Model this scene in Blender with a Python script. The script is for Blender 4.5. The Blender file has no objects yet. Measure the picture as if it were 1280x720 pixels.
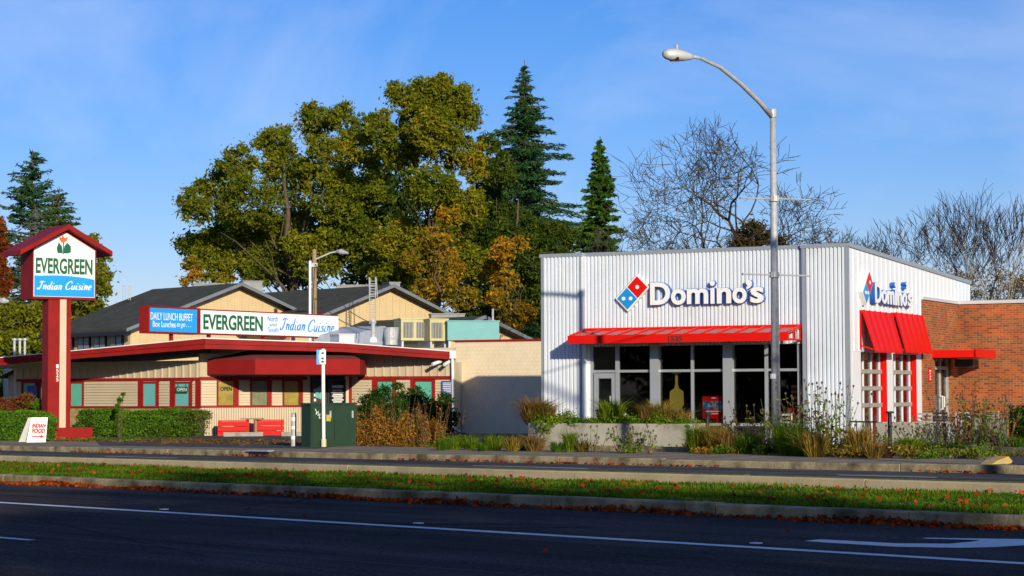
import bpy, math, random
import numpy as np
from mathutils import Matrix, Vector
R=random.Random(7); NR=np.random.default_rng(11)
S=bpy.context.scene; C=S.collection
pi=math.pi
# ------------------------------------------------------------------ camera
F=2600.0; H=1.5
TILT=math.atan(131/F); ROLL=math.atan(.0035)
cr,sr=math.cos(ROLL),math.sin(ROLL)
FW=Vector((0,math.cos(TILT),math.sin(TILT))); U0=Vector((0,-math.sin(TILT),math.cos(TILT))); R0=Vector((1,0,0))
RT=cr*R0-sr*U0; UP=sr*R0+cr*U0
cd=bpy.data.cameras.new('camera'); cam=bpy.data.objects.new('camera',cd); C.objects.link(cam)
m=Matrix.Identity(4)
for i in range(3): m[i][0]=RT[i]; m[i][1]=UP[i]; m[i][2]=-FW[i]
m[2][3]=H; cam.matrix_world=m
cd.sensor_width=36; cd.lens=36*F/1280; cd.clip_start=.2; cd.clip_end=6000
S.camera=cam
# ------------------------------------------------------------------ sky, sun, exposure
SUN_AZ=math.atan2(.33,-1.0); SUN_EL=math.radians(15.5)
w=bpy.data.worlds.new('World'); S.world=w; w.use_nodes=True
nt=w.node_tree; bg=nt.nodes['Background']
sky=nt.nodes.new('ShaderNodeTexSky'); sky.sky_type='NISHITA'; sky.sun_disc=False
sky.sun_elevation=SUN_EL; sky.sun_rotation=SUN_AZ
sky.air_density=1.0; sky.dust_density=.25; sky.ozone_density=4.5; sky.altitude=100
tc=nt.nodes.new('ShaderNodeTexCoord'); mp=nt.nodes.new('ShaderNodeMapping'); mp.inputs['Scale'].default_value=(1.6,1.6,3.2); mp.inputs['Rotation'].default_value=(.3,.25,.5)
nz=nt.nodes.new('ShaderNodeTexNoise'); nz.inputs['Scale'].default_value=2.3; nz.inputs['Detail'].default_value=7; nz.inputs['Roughness'].default_value=.55; nz.inputs['Distortion'].default_value=.5
rp=nt.nodes.new('ShaderNodeValToRGB'); rp.color_ramp.elements[0].position=.47; rp.color_ramp.elements[1].position=.74; rp.color_ramp.elements[1].color=(.40,.40,.40,1)
mx=nt.nodes.new('ShaderNodeMix'); mx.data_type='RGBA'; mx.inputs[7].default_value=(7.4,8.0,9.6,1)
hs=nt.nodes.new('ShaderNodeHueSaturation'); hs.inputs['Saturation'].default_value=1.22
gm=nt.nodes.new('ShaderNodeMix'); gm.data_type='RGBA'; gm.blend_type='MULTIPLY'; gm.inputs[0].default_value=1; gm.inputs[7].default_value=(1.10,.965,1.15,1)
nt.links.new(tc.outputs['Generated'],mp.inputs['Vector']); nt.links.new(mp.outputs[0],nz.inputs['Vector']); nt.links.new(nz.outputs[0],rp.inputs[0])
nt.links.new(sky.outputs[0],gm.inputs[6]); nt.links.new(gm.outputs[2],hs.inputs['Color'])
nt.links.new(rp.outputs[0],mx.inputs[0]); nt.links.new(hs.outputs[0],mx.inputs[6]); nt.links.new(mx.outputs[2],bg.inputs['Color'])
bg.inputs['Strength'].default_value=.114
ld=bpy.data.lights.new('sun','SUN'); ld.energy=4.9; ld.angle=math.radians(.53); ld.color=(1,.90,.70)
lo=bpy.data.objects.new('sun',ld); C.objects.link(lo)
TS=Vector((math.sin(SUN_AZ)*math.cos(SUN_EL),math.cos(SUN_AZ)*math.cos(SUN_EL),math.sin(SUN_EL)))
lo.rotation_euler=TS.to_track_quat('Z','Y').to_euler()
S.view_settings.view_transform='Standard'; S.view_settings.look='None'; S.view_settings.exposure=0.0; S.view_settings.gamma=1
try:
    S.cycles.max_bounces=6; S.cycles.transparent_max_bounces=12; S.cycles.diffuse_bounces=3
except Exception: pass
# ------------------------------------------------------------------ geometry of the place
TH=math.atan(2440/F); DU=(-math.sin(TH),math.cos(TH)); DN=(math.cos(TH),math.sin(TH)); G=-.0059
def uv(x,y): return x*DU[0]+y*DU[1], x*DN[0]+y*DN[1]
def xy(u,v): return u*DU[0]+v*DN[0], u*DU[1]+v*DN[1]
def gz(x,y,h=.282): return h+G*uv(x,y)[0]
def ray(px,py): return FW+RT*((px-640)/F)+UP*((360-py)/F)
def P(px,py,Y):
    d=ray(px,py); t=Y/d.y; return Vector((d.x*t,Y,H+d.z*t))
def onground(px,py,h=.282):
    d=ray(px,py); t=(h-H)/(d.z-G*(d.x*DU[0]+d.y*DU[1])); return Vector((d.x*t,d.y*t,H+d.z*t))
class Frame:
    def __init__(s,ox,oy,ang):
        s.o=(ox,oy); s.a=ang; s.ex=(math.cos(ang),math.sin(ang)); s.ey=(-math.sin(ang),math.cos(ang))
    def w(s,x,y,z): return Vector((s.o[0]+x*s.ex[0]+y*s.ey[0], s.o[1]+x*s.ex[1]+y*s.ey[1], z))
    def pix(s,px,py,y=0):           # -> x,z on the plane local y = const
        d=ray(px,py); a=d.x*s.ey[0]+d.y*s.ey[1]; t=(y+s.o[0]*s.ey[0]+s.o[1]*s.ey[1])/a
        return (d.x*t-s.o[0])*s.ex[0]+(d.y*t-s.o[1])*s.ex[1], H+d.z*t
    def side(s,px,py,x):            # -> y,z on the plane local x = const
        d=ray(px,py); a=d.x*s.ex[0]+d.y*s.ex[1]; t=(x+s.o[0]*s.ex[0]+s.o[1]*s.ex[1])/a
        return (d.x*t-s.o[0])*s.ey[0]+(d.y*t-s.o[1])*s.ey[1], H+d.z*t
W0=Frame(0,0,0)
# ------------------------------------------------------------------ materials
def lin(c):
    return tuple(((v/255)/12.92 if v/255<=.04045 else ((v/255+.055)/1.055)**2.4) for v in c)
def mat(name,col,rough=.7,metal=0,var=.12,vs=3.0,bump=0,bs=40,spec=.4,col2=None,c2s=1.2,c2p=(.45,.65),coat=0):
    m=bpy.data.materials.new(name); m.use_nodes=True; t=m.node_tree; b=t.nodes['Principled BSDF']
    c=col
    b.inputs['Roughness'].default_value=rough; b.inputs['Metallic'].default_value=metal
    b.inputs['Specular IOR Level'].default_value=spec
    if coat: b.inputs['Coat Weight'].default_value=coat; b.inputs['Coat Roughness'].default_value=.05
    g=t.nodes.new('ShaderNodeNewGeometry')
    n=t.nodes.new('ShaderNodeTexNoise'); n.inputs['Scale'].default_value=vs; n.inputs['Detail'].default_value=6; n.inputs['Roughness'].default_value=.65
    t.links.new(g.outputs['Position'],n.inputs['Vector'])
    mr=t.nodes.new('ShaderNodeMapRange'); mr.inputs[1].default_value=.3; mr.inputs[2].default_value=.7; mr.inputs[3].default_value=1-var; mr.inputs[4].default_value=1+var
    t.links.new(n.outputs[0],mr.inputs[0])
    mu=t.nodes.new('ShaderNodeMix'); mu.data_type='RGBA'; mu.blend_type='MULTIPLY'; mu.inputs[0].default_value=1
    t.links.new(mr.outputs[0],mu.inputs[7]); mu.inputs[6].default_value=(*c,1)
    if col2:
        n2=t.nodes.new('ShaderNodeTexNoise'); n2.inputs['Scale'].default_value=c2s; n2.inputs['Detail'].default_value=5
        t.links.new(g.outputs['Position'],n2.inputs['Vector'])
        r2=t.nodes.new('ShaderNodeMapRange'); r2.inputs[1].default_value=c2p[0]; r2.inputs[2].default_value=c2p[1]
        t.links.new(n2.outputs[0],r2.inputs[0])
        m2=t.nodes.new('ShaderNodeMix'); m2.data_type='RGBA'; m2.inputs[6].default_value=(*c,1); m2.inputs[7].default_value=(*col2,1)
        t.links.new(r2.outputs[0],m2.inputs[0]); t.links.new(m2.outputs[2],mu.inputs[6])
    t.links.new(mu.outputs[2],b.inputs['Base Color'])
    if bump:
        n3=t.nodes.new('ShaderNodeTexNoise'); n3.inputs['Scale'].default_value=bs; n3.inputs['Detail'].default_value=4
        t.links.new(g.outputs['Position'],n3.inputs['Vector'])
        bp=t.nodes.new('ShaderNodeBump'); bp.inputs['Strength'].default_value=bump; bp.inputs['Distance'].default_value=.02
        t.links.new(n3.outputs[0],bp.inputs['Height']); t.links.new(bp.outputs[0],b.inputs['Normal'])
    return m
def leafmat(name,cols,pos=None,scale=.35,trans=.3,rnd=.45,vary=.35):
    """cols: ramp colours; mixed by clump noise and by leaf"""
    m=bpy.data.materials.new(name); m.use_nodes=True; t=m.node_tree; t.nodes.clear()
    o=t.nodes.new('ShaderNodeOutputMaterial'); g=t.nodes.new('ShaderNodeNewGeometry')
    n=t.nodes.new('ShaderNodeTexNoise'); n.inputs['Scale'].default_value=scale; n.inputs['Detail'].default_value=3
    t.links.new(g.outputs['Position'],n.inputs['Vector'])
    a=t.nodes.new('ShaderNodeMapRange'); a.inputs[1].default_value=.3; a.inputs[2].default_value=.7; a.inputs[3].default_value=0; a.inputs[4].default_value=1-rnd
    t.links.new(n.outputs[0],a.inputs[0])
    b=t.nodes.new('ShaderNodeMath'); b.operation='MULTIPLY_ADD'; b.inputs[1].default_value=rnd
    t.links.new(g.outputs['Random Per Island'],b.inputs[0]); t.links.new(a.outputs[0],b.inputs[2])
    r=t.nodes.new('ShaderNodeValToRGB'); e=r.color_ramp.elements
    pos=pos or [i/(len(cols)-1) for i in range(len(cols))]
    while len(e)<len(cols): e.new(.5)
    for i,c in enumerate(cols): e[i].position=pos[i]; e[i].color=(*c,1)
    t.links.new(b.outputs[0],r.inputs[0])
    wn=t.nodes.new('ShaderNodeTexWhiteNoise'); wn.noise_dimensions='1D'; t.links.new(g.outputs['Random Per Island'],wn.inputs['W'])
    v=t.nodes.new('ShaderNodeMapRange'); v.inputs[3].default_value=1-vary; v.inputs[4].default_value=1+vary; t.links.new(wn.outputs[0],v.inputs[0])
    mu=t.nodes.new('ShaderNodeMix'); mu.data_type='RGBA'; mu.blend_type='MULTIPLY'; mu.inputs[0].default_value=1
    t.links.new(r.outputs[0],mu.inputs[6]); t.links.new(v.outputs[0],mu.inputs[7])
    d=t.nodes.new('ShaderNodeBsdfDiffuse'); tr=t.nodes.new('ShaderNodeBsdfTranslucent'); x=t.nodes.new('ShaderNodeMixShader'); x.inputs[0].default_value=trans
    t.links.new(mu.outputs[2],d.inputs[0]); t.links.new(mu.outputs[2],tr.inputs[0]); t.links.new(d.outputs[0],x.inputs[1]); t.links.new(tr.outputs[0],x.inputs[2])
    t.links.new(x.outputs[0],o.inputs[0]); return m
def glassmat(name,tint,refl=.08):
    m=bpy.data.materials.new(name); m.use_nodes=True; t=m.node_tree; t.nodes.clear()
    o=t.nodes.new('ShaderNodeOutputMaterial'); tr=t.nodes.new('ShaderNodeBsdfTransparent'); tr.inputs[0].default_value=(*tint,1)
    gl=t.nodes.new('ShaderNodeBsdfGlossy'); gl.inputs['Roughness'].default_value=.02; gl.inputs[0].default_value=(.9,.95,1,1)
    f=t.nodes.new('ShaderNodeFresnel'); f.inputs[0].default_value=1.5; x=t.nodes.new('ShaderNodeMixShader')
    k=t.nodes.new('ShaderNodeMath'); k.operation='MULTIPLY'; k.inputs[1].default_value=.6; t.links.new(f.outputs[0],k.inputs[0]); t.links.new(k.outputs[0],x.inputs[0]); t.links.new(tr.outputs[0],x.inputs[1]); t.links.new(gl.outputs[0],x.inputs[2]); t.links.new(x.outputs[0],o.inputs[0])
    return m
M={}
M['white']=mat('white_paint',(.74,.775,.81),.45,var=.03)
M['ribwhite']=mat('white_corrugated_steel',(.70,.745,.80),.42,var=.06,vs=.8,col2=(.58,.61,.64),c2s=.9,c2p=(.55,.8))
M['trimgrey']=mat('galvanised_trim',(.36,.40,.44),.35,.3,var=.05)
M['alu']=mat('anodised_aluminium',(.52,.55,.58),.35,.5,var=.04)
M['galv']=mat('galvanised_steel',(.44,.45,.45),.5,.15,var=.22,vs=9)
M['red']=mat('bright_red_paint',(.68,.010,.006),.35,spec=.12,var=.05,vs=2)
M['maroon']=mat('brick_red_paint',(.27,.014,.012),.55,spec=.12,var=.22,vs=1.1)
M['awnred']=mat('red_awning_canvas',(.28,.014,.013),.8,spec=.12,var=.1,vs=1.5)
M['benchred']=mat('red_bench_paint',(.58,.012,.008),.5,spec=.12,var=.12)
M['cream']=mat('cream_siding',(.60,.49,.34),.8,var=.06,vs=1.2)
M['tan']=mat('tan_siding',(.52,.43,.30),.8,var=.07,vs=1.2)
M['yellowcream']=mat('apartment_siding',(.62,.47,.26),.8,var=.06)
M['block']=mat('painted_block',(.76,.63,.43),.85,var=.06,bump=.2)
M['roofing']=mat('asphalt_shingle',(.050,.052,.036),.95,var=.35,vs=1.5,bump=.5,bs=12)
M['whiteroof']=mat('white_roof_membrane',(.55,.57,.6),.6,var=.1)
M['conc']=mat('weathered_concrete',(.34,.32,.26),.9,var=.16,vs=1.6,bump=.3,bs=30,col2=(.17,.155,.12),c2s=2.3,c2p=(.55,.8))
M['kerbc']=mat('kerb_concrete',(.36,.29,.165),.9,var=.32,vs=4.5,bump=.6,bs=25,col2=(.10,.08,.035),c2s=2.1,c2p=(.42,.68))
M['walk']=mat('pavement_concrete',(.25,.205,.13),.9,var=.13,vs=1.3,bump=.3,bs=30,col2=(.13,.115,.085),c2s=.8,c2p=(.45,.75))
M['lot']=mat('car_park_asphalt',(.040,.040,.042),.9,var=.3,vs=3,bump=.4,bs=60,col2=(.062,.060,.058),c2s=.5)
M['soil']=mat('bark_mulch',(.07,.045,.028),.95,var=.4,vs=8,bump=1,bs=14)
M['soil2']=mat('leaf_strewn_ground',(.10,.075,.035),.95,var=.4,vs=5,bump=.6,bs=10,col2=(.06,.085,.02),c2s=.25,c2p=(.4,.6))
M['moss']=mat('kerb_moss',(.09,.115,.025),.95,var=.4,vs=9,bump=.8,bs=30)
M['turf']=mat('turf_soil',(.045,.075,.015),.95,var=.4,vs=5,bump=1,bs=20)
M['line']=mat('road_marking_paint',(.72,.72,.70),.6,var=.12,vs=7,col2=(.42,.42,.40),c2s=5,c2p=(.6,.85))
M['lineyel']=mat('faded_yellow_paint',(.32,.24,.08),.7,var=.3,vs=8,col2=(.06,.06,.05),c2s=4)
M['black']=mat('black_metal',(.012,.012,.014),.4,var=.1)
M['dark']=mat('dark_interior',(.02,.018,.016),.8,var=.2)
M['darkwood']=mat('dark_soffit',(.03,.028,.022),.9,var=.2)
M['signwhite']=mat('sign_white_panel',(.83,.83,.80),.35,var=.02)
M['signblue']=mat('sign_blue_panel',(.02,.34,.80),.35,var=.03)
M['signgreen']=mat('sign_green_letter',(.01,.13,.06),.4,var=.03)
M['letterblue']=mat('channel_letter_blue',(.012,.13,.52),.4,var=.04)
M['domblue']=mat('tile_blue',(.012,.27,.68),.35,var=.03)
M['navy']=mat('navy_sign',(.03,.08,.38),.5,var=.1)
M['teal']=mat('teal_blind',(.13,.42,.40),.5,var=.06,coat=.5)
M['teal2']=mat('teal_green_blind',(.10,.42,.30),.5,var=.08,coat=.5)
M['tealmetal']=mat('teal_metal_cabinet',(.12,.36,.36),.5,var=.08)
M['olive']=mat('yellow_window_poster',(.30,.22,.03),.6,var=.3,vs=3,coat=.5)
M['oliveg']=mat('green_grey_window',(.16,.18,.09),.5,var=.3,vs=3,coat=.5)
M['dkglass']=mat('dark_window_glass',(.02,.025,.03),.08,var=.1,spec=.8)
M['hvac']=mat('beige_hvac_steel',(.50,.45,.22),.6,var=.12)
M['hvacgrey']=mat('hvac_louvre',(.33,.33,.29),.6,var=.1)
M['wood']=mat('weathered_wood_pole',(.30,.22,.12),.85,var=.2,vs=4)
M['bark']=mat('bark',(.10,.07,.045),.95,var=.35,vs=4,bump=.6,bs=8)
M['barkg']=mat('grey_bark',(.055,.043,.032),.95,var=.4,vs=2,bump=.5,bs=8)
M['barkd']=mat('mossy_bark',(.060,.048,.026),.95,var=.4,vs=2,bump=.5,bs=8)
M['birch']=mat('pale_bark',(.24,.21,.16),.9,var=.3,vs=3)
M['stemb']=mat('brown_plant_stem',(.16,.10,.045),.9,var=.3)
M['cabinet']=mat('green_utility_cabinet',(.014,.042,.020),.55,var=.15)
M['gold']=mat('yellow_cutout',(.50,.38,.05),.5,var=.06)
M['rockyel']=mat('yellow_painted_kerb_end',(.50,.34,.08),.8,var=.2,vs=5,col2=(.35,.3,.2),c2s=4)
M['stone']=mat('stone_base',(.36,.24,.11),.9,var=.4,vs=7,bump=.8,bs=9)
M['glass']=glassmat('tinted_glass',(.88,.90,.89))
M['gbglass']=glassmat('garage_door_glass',(.7,.7,.7))
# brick with courses
def brickmat(name,ang,sc=1.0,c1=(.46,.10,.012),c2=(.19,.04,.018),mo=(.36,.22,.10)):
    m=bpy.data.materials.new(name); m.use_nodes=True; t=m.node_tree; b=t.nodes['Principled BSDF']; b.inputs['Roughness'].default_value=.85
    g=t.nodes.new('ShaderNodeNewGeometry'); mp=t.nodes.new('ShaderNodeMapping'); mp.inputs['Rotation'].default_value=(0,0,-ang)
    t.links.new(g.outputs['Position'],mp.inputs[0]); s=t.nodes.new('ShaderNodeSeparateXYZ'); t.links.new(mp.outputs[0],s.inputs[0])
    ad=t.nodes.new('ShaderNodeMath'); ad.operation='ADD'; t.links.new(s.outputs[0],ad.inputs[0]); t.links.new(s.outputs[1],ad.inputs[1])
    cb=t.nodes.new('ShaderNodeCombineXYZ'); t.links.new(ad.outputs[0],cb.inputs[0]); t.links.new(s.outputs[2],cb.inputs[1])
    bt=t.nodes.new('ShaderNodeTexBrick'); bt.inputs['Scale'].default_value=1; bt.inputs['Brick Width'].default_value=.203*sc; bt.inputs['Row Height'].default_value=.0677*sc
    bt.inputs['Mortar Size'].default_value=.009*sc; bt.inputs['Mortar Smooth'].default_value=.2; bt.inputs['Color1'].default_value=(*c1,1); bt.inputs['Color2'].default_value=(*c2,1); bt.inputs['Mortar'].default_value=(*mo,1)
    t.links.new(cb.outputs[0],bt.inputs['Vector'])
    n=t.nodes.new('ShaderNodeTexNoise'); n.inputs['Scale'].default_value=1.1; n.inputs['Detail'].default_value=5; t.links.new(g.outputs['Position'],n.inputs['Vector'])
    hh=t.nodes.new('ShaderNodeHueSaturation'); mr=t.nodes.new('ShaderNodeMapRange'); mr.inputs[1].default_value=.3; mr.inputs[2].default_value=.7; mr.inputs[3].default_value=.75; mr.inputs[4].default_value=1.15
    t.links.new(n.outputs[0],mr.inputs[0]); t.links.new(mr.outputs[0],hh.inputs['Value']); t.links.new(bt.outputs[0],hh.inputs['Color']); t.links.new(hh.outputs[0],b.inputs['Base Color'])
    bp=t.nodes.new('ShaderNodeBump'); bp.inputs['Distance'].default_value=.008; bp.invert=True; t.links.new(bt.outputs['Fac'],bp.inputs['Height']); t.links.new(bp.outputs[0],b.inputs['Normal'])
    return m
# ------------------------------------------------------------------ builders
WM={}   # world matrices of things
class MB:
    def __init__(s): s.v=[]; s.f=[]
    def add(s,vs,fs):
        k=len(s.v); s.v+=[tuple(v) for v in vs]; s.f+=[tuple(i+k for i in f) for f in fs]; return s
    def box(s,fr,x0,x1,y0,y1,z0,z1):
        p=[fr.w(x,y,z) for z in (z0,z1) for x,y in ((x0,y0),(x1,y0),(x1,y1),(x0,y1))]
        return s.add(p,[(3,2,1,0),(4,5,6,7),(0,1,5,4),(1,2,6,5),(2,3,7,6),(3,0,4,7)])
    def prism(s,pts0,pts1):   # two matching outlines
        n=len(pts0); f=[tuple(range(n))[::-1],tuple(range(n,2*n))]+[(i,(i+1)%n,n+(i+1)%n,n+i) for i in range(n)]
        return s.add(list(pts0)+list(pts1),f)
    def pxz(s,fr,poly,y0,y1): # polygon in x,z extruded over y
        return s.prism([fr.w(x,y0,z) for x,z in poly],[fr.w(x,y1,z) for x,z in poly])
    def pyz(s,fr,poly,x0,x1):
        return s.prism([fr.w(x0,y,z) for y,z in poly],[fr.w(x1,y,z) for y,z in poly])
    def pxy(s,fr,poly,z0,z1):
        return s.prism([fr.w(x,y,z0) for x,y in poly],[fr.w(x,y,z1) for x,y in poly])
    def tube(s,pts,rs,n=8,cap=True):
        pts=[Vector(p) for p in pts]
        if not isinstance(rs,(list,tuple)): rs=[rs]*len(pts)
        k=len(s.v); a=None
        for i,p in enumerate(pts):
            d=(pts[min(i+1,len(pts)-1)]-pts[max(i-1,0)]); d=d.normalized() if d.length>1e-9 else Vector((0,0,1))
            if a is None: a=d.orthogonal().normalized()
            else:
                a=(a-d*a.dot(d)); a=a.normalized() if a.length>1e-6 else d.orthogonal().normalized()
            b=d.cross(a)
            for j in range(n):
                t=2*pi*j/n; s.v.append(tuple(p+(a*math.cos(t)+b*math.sin(t))*rs[i]))
        for i in range(len(pts)-1):
            for j in range(n):
                s.f.append((k+i*n+j,k+i*n+(j+1)%n,k+(i+1)*n+(j+1)%n,k+(i+1)*n+j))
        if cap:
            s.f.append(tuple(k+j for j in range(n))[::-1]); s.f.append(tuple(k+(len(pts)-1)*n+j for j in range(n)))
        return s
    def cyl(s,x,y,z0,z1,r,n=12,r2=None): return s.tube([(x,y,z0),(x,y,z1)],[r,r if r2 is None else r2],n)
def mesh_obj(name,me,material,parent=None,smooth=False):
    if parent is not None:
        me.transform(WM[parent.name].inverted())
    o=bpy.data.objects.new(name,me); C.objects.link(o)
    if material: me.materials.append(material)
    if parent is not None: o.parent=parent; WM[o.name]=WM[parent.name]
    else: WM[o.name]=Matrix.Identity(4)
    if smooth: me.shade_smooth()
    return o
def build(name,mb,material,parent=None,label=None,smooth=False,kind=None):
    me=bpy.data.meshes.new(name); me.from_pydata(mb.v,[],mb.f); me.update()
    o=mesh_obj(name,me,material,parent,smooth)
    if label: o['label']=label
    if kind: o['kind']=kind
    return o
def quads(name,V,material,parent=None,n=4):   # V: (N,n,3) numpy
    N=V.shape[0]; me=bpy.data.meshes.new(name)
    me.vertices.add(N*n); me.vertices.foreach_set('co',V.reshape(-1).astype(np.float32))
    me.loops.add(N*n); me.loops.foreach_set('vertex_index',np.arange(N*n,dtype=np.int32))
    me.polygons.add(N); me.polygons.foreach_set('loop_start',np.arange(0,N*n,n,dtype=np.int32))
    me.update(calc_edges=True); return mesh_obj(name,me,material,parent)
def thing(name,label,cat,loc,rz=0,group=None):
    o=bpy.data.objects.new(name,None); C.objects.link(o); o.location=loc; o.rotation_euler=(0,0,rz); o.empty_display_size=.3
    o['label']=label; o['category']=cat
    if group: o['group']=group
    WM[o.name]=Matrix.Translation(Vector(loc))@Matrix.Rotation(rz,4,'Z'); return o
def tag(o,label,cat,group=None):
    o['label']=label; o['category']=cat
    if group: o['group']=group
    return o
def recentre(o,loc):
    """top-level single meshes: put the origin at the thing's base"""
    o.data.transform(Matrix.Translation(-Vector(loc))); o.location=loc; return o
def kids(o): return [c for c in C.objects if c.parent==o]
def dup(root,loc,rz=None,label=None,group=None):
    r=root.copy(); C.objects.link(r); r.location=loc
    if rz is not None: r.rotation_euler=(0,0,rz)
    if label: r['label']=label
    if group: r['group']=group
    for ch in kids(root):
        c=ch.copy(); C.objects.link(c); c.parent=r
        for g in kids(ch):
            d=g.copy(); C.objects.link(d); d.parent=c
    return r
def structure(name,mb,material,smooth=False): return build(name,mb,material,None,kind='structure',smooth=smooth)
def textmesh(s,offset=.0,extrude=0,shear=0,res=4):
    c=bpy.data.curves.new('t','FONT'); c.body=s; c.size=1; c.offset=offset; c.extrude=extrude; c.shear=shear; c.resolution_u=res
    o=bpy.data.objects.new('t',c); C.objects.link(o); dg=bpy.context.evaluated_depsgraph_get(); dg.update()
    me=bpy.data.meshes.new_from_object(o.evaluated_get(dg)); C.objects.unlink(o); bpy.data.objects.remove(o); return me
def bounds(me):
    a=np.empty(len(me.vertices)*3); me.vertices.foreach_get('co',a); a=a.reshape(-1,3); return a,a.min(0),a.max(0)
def text(name,s,origin,ex,ez,wd,ht,depth,material,parent,offset=.0,shear=0,nrm=None,kind=None,label=None):
    """flat or raised lettering: fills wd x ht from origin along ex, ez; depth along the outward normal"""
    me=textmesh(s,offset,.5 if depth>0 else 0,shear); a,lo_,hi=bounds(me)
    ex=Vector(ex); ez=Vector(ez); n=Vector(nrm) if nrm else ex.cross(ez)
    q=(a-lo_)/np.maximum(hi-lo_,1e-6)
    out=np.array(origin)[None]+q[:,0:1]*wd*np.array(ex)[None]+q[:,1:2]*ht*np.array(ez)[None]+(q[:,2:3]*depth if depth>0 else 0)*np.array(n)[None]
    me.vertices.foreach_set('co',out.reshape(-1)); me.update()
    o=mesh_obj(name,me,material,parent)
    if label: o['label']=label
    return o
def ftext(name,s,fr,px0,px1,pyt,pyb,y,depth,material,parent,**k):
    """lettering on a frame's front plane, limits given as picture edges"""
    xa,zt=fr.pix(px0,pyt,y); xb,zb=fr.pix(px1,pyb,y); xa2,zb2=fr.pix(px0,pyb,y); xb2,zt2=fr.pix(px1,pyt,y)
    z0=(zb+zb2)/2; z1=(zt+zt2)/2
    return text(name,s,fr.w(xa,y,z0),(*fr.ex,0),(0,0,1),xb-xa,z1-z0,depth,material,parent,**k)
GLY={'I':([[(.06,.2),(.0,.06),(.14,.0),(.28,.3),(.36,.93)],[(.10,.80),(.3,.98),(.62,.90)]],.55),
'n':([[(.0,.47),(.08,.5),(.05,.0)],[(.06,.28),(.2,.5),(.29,.42),(.26,.06),(.36,.03)]],.44),
'd':([[(.3,.4),(.18,.5),(.03,.3),(.06,.03),(.2,.05),(.3,.3)],[(.38,.98),(.31,.5),(.29,.05),(.40,.03)]],.47),
'i':([[(.07,.5),(.04,.1),(.1,.0),(.18,.06)],[(.12,.68),(.13,.76)]],.26),
'a':([[(.3,.4),(.18,.5),(.03,.3),(.06,.03),(.2,.05),(.3,.35)],[(.33,.52),(.29,.1),(.40,.02)]],.46),
'C':([[(.56,.74),(.50,.96),(.28,.92),(.06,.5),(.10,.08),(.30,-.02),(.52,.18)]],.62),
'u':([[(.05,.5),(.03,.12),(.12,.0),(.25,.15),(.3,.5)],[(.3,.5),(.28,.08),(.38,.02)]],.45),
's':([[(.28,.43),(.15,.5),(.08,.38),(.22,.2),(.2,.03),(.05,.0),(.0,.1)]],.36),
'e':([[(.03,.20),(.25,.3),(.22,.48),(.1,.48),(.02,.2),(.1,.0),(.3,.08)]],.36)}
def script(name,s,fr,px0,px1,pyt,pyb,y,depth,material,parent,wd=.10,shear=.22):
    """brush lettering drawn as flat raised strokes"""
    xa,zt=fr.pix(px0,pyt,y); xb,zb=fr.pix(px1,pyb,y); strokes=[]; x=0
    for ch in s:
        g,adv=GLY[ch]
        for st in g: strokes.append([(p+x+shear*q,q) for p,q in st])
        x+=adv
    xs=[p for st in strokes for p,q in st]; lo_,hi=min(xs)-wd/2,max(xs)+wd/2; kx=(xb-xa)/(hi-lo_); kz=(zt-zb)/(1+wd); q_=MB()
    for si,st in enumerate(strokes):
        pts=[]
        for i in range(len(st)-1):
            p0=st[max(i-1,0)];p1=st[i];p2=st[i+1];p3=st[min(i+2,len(st)-1)]
            for t in (0,.2,.4,.6,.8): pts.append(tuple(.5*(2*p1[k]+(p2[k]-p0[k])*t+(2*p0[k]-5*p1[k]+4*p2[k]-p3[k])*t*t+(3*p1[k]-p0[k]-3*p2[k]+p3[k])*t**3) for k in (0,1)))
        pts.append(st[-1]); L=[];Rr=[]; n=len(pts)
        for i,p in enumerate(pts):
            a=pts[max(i-1,0)];b=pts[min(i+1,n-1)]; dx,dz=b[0]-a[0],b[1]-a[1]; l=math.hypot(dx,dz) or 1; u_=i/(n-1); h=wd/2*(.55+.45*math.sin(pi*min(1,max(0,u_*.9+.05))))*(.65+.5*abs(dz)/l)
            L.append((p[0]-dz/l*h,p[1]+dx/l*h)); Rr.append((p[0]+dz/l*h,p[1]-dx/l*h))
        cv=lambda p,d: fr.w(xa+(p[0]-lo_)*kx,y-d-.0004*si,zb+(p[1]+wd/2)*kz); k=len(q_.v)
        for i in range(n): q_.v+=[tuple(cv(L[i],depth)),tuple(cv(Rr[i],depth)),tuple(cv(L[i],0)),tuple(cv(Rr[i],0))]
        for i in range(n-1):
            a=k+4*i; q_.f+=[(a,a+1,a+5,a+4),(a,a+4,a+6,a+2),(a+1,a+3,a+7,a+5)]
    return build(name,q_,material,parent)
# ================================================================== GROUND AND ROADS
def strip(mb,v0,v1,h0,h1,u0=-260,u1=420,n=1):
    for i in range(n):
        a=u0+(u1-u0)*i/n; b=u0+(u1-u0)*(i+1)/n
        q=[(a,v0,h0),(b,v0,h0),(b,v1,h1),(a,v1,h1)]
        mb.add([(*xy(u,v),h+G*u) for u,v,h in q],[(3,2,1,0)])
    return mb
def ubox(mb,u0,u1,v0,v1,h0,h1):
    p=[(*xy(u,v),h+G*u) for h in (h0,h1) for u,v in ((u0,v0),(u1,v0),(u1,v1),(u0,v1))]
    return mb.add(p,[(0,1,2,3),(7,6,5,4),(4,5,1,0),(5,6,2,1),(6,7,3,2),(7,4,0,3)])
structure('ground',strip(MB(),-2500,2500,-.06,-.06,-2500,2500),M['soil2'])
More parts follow.
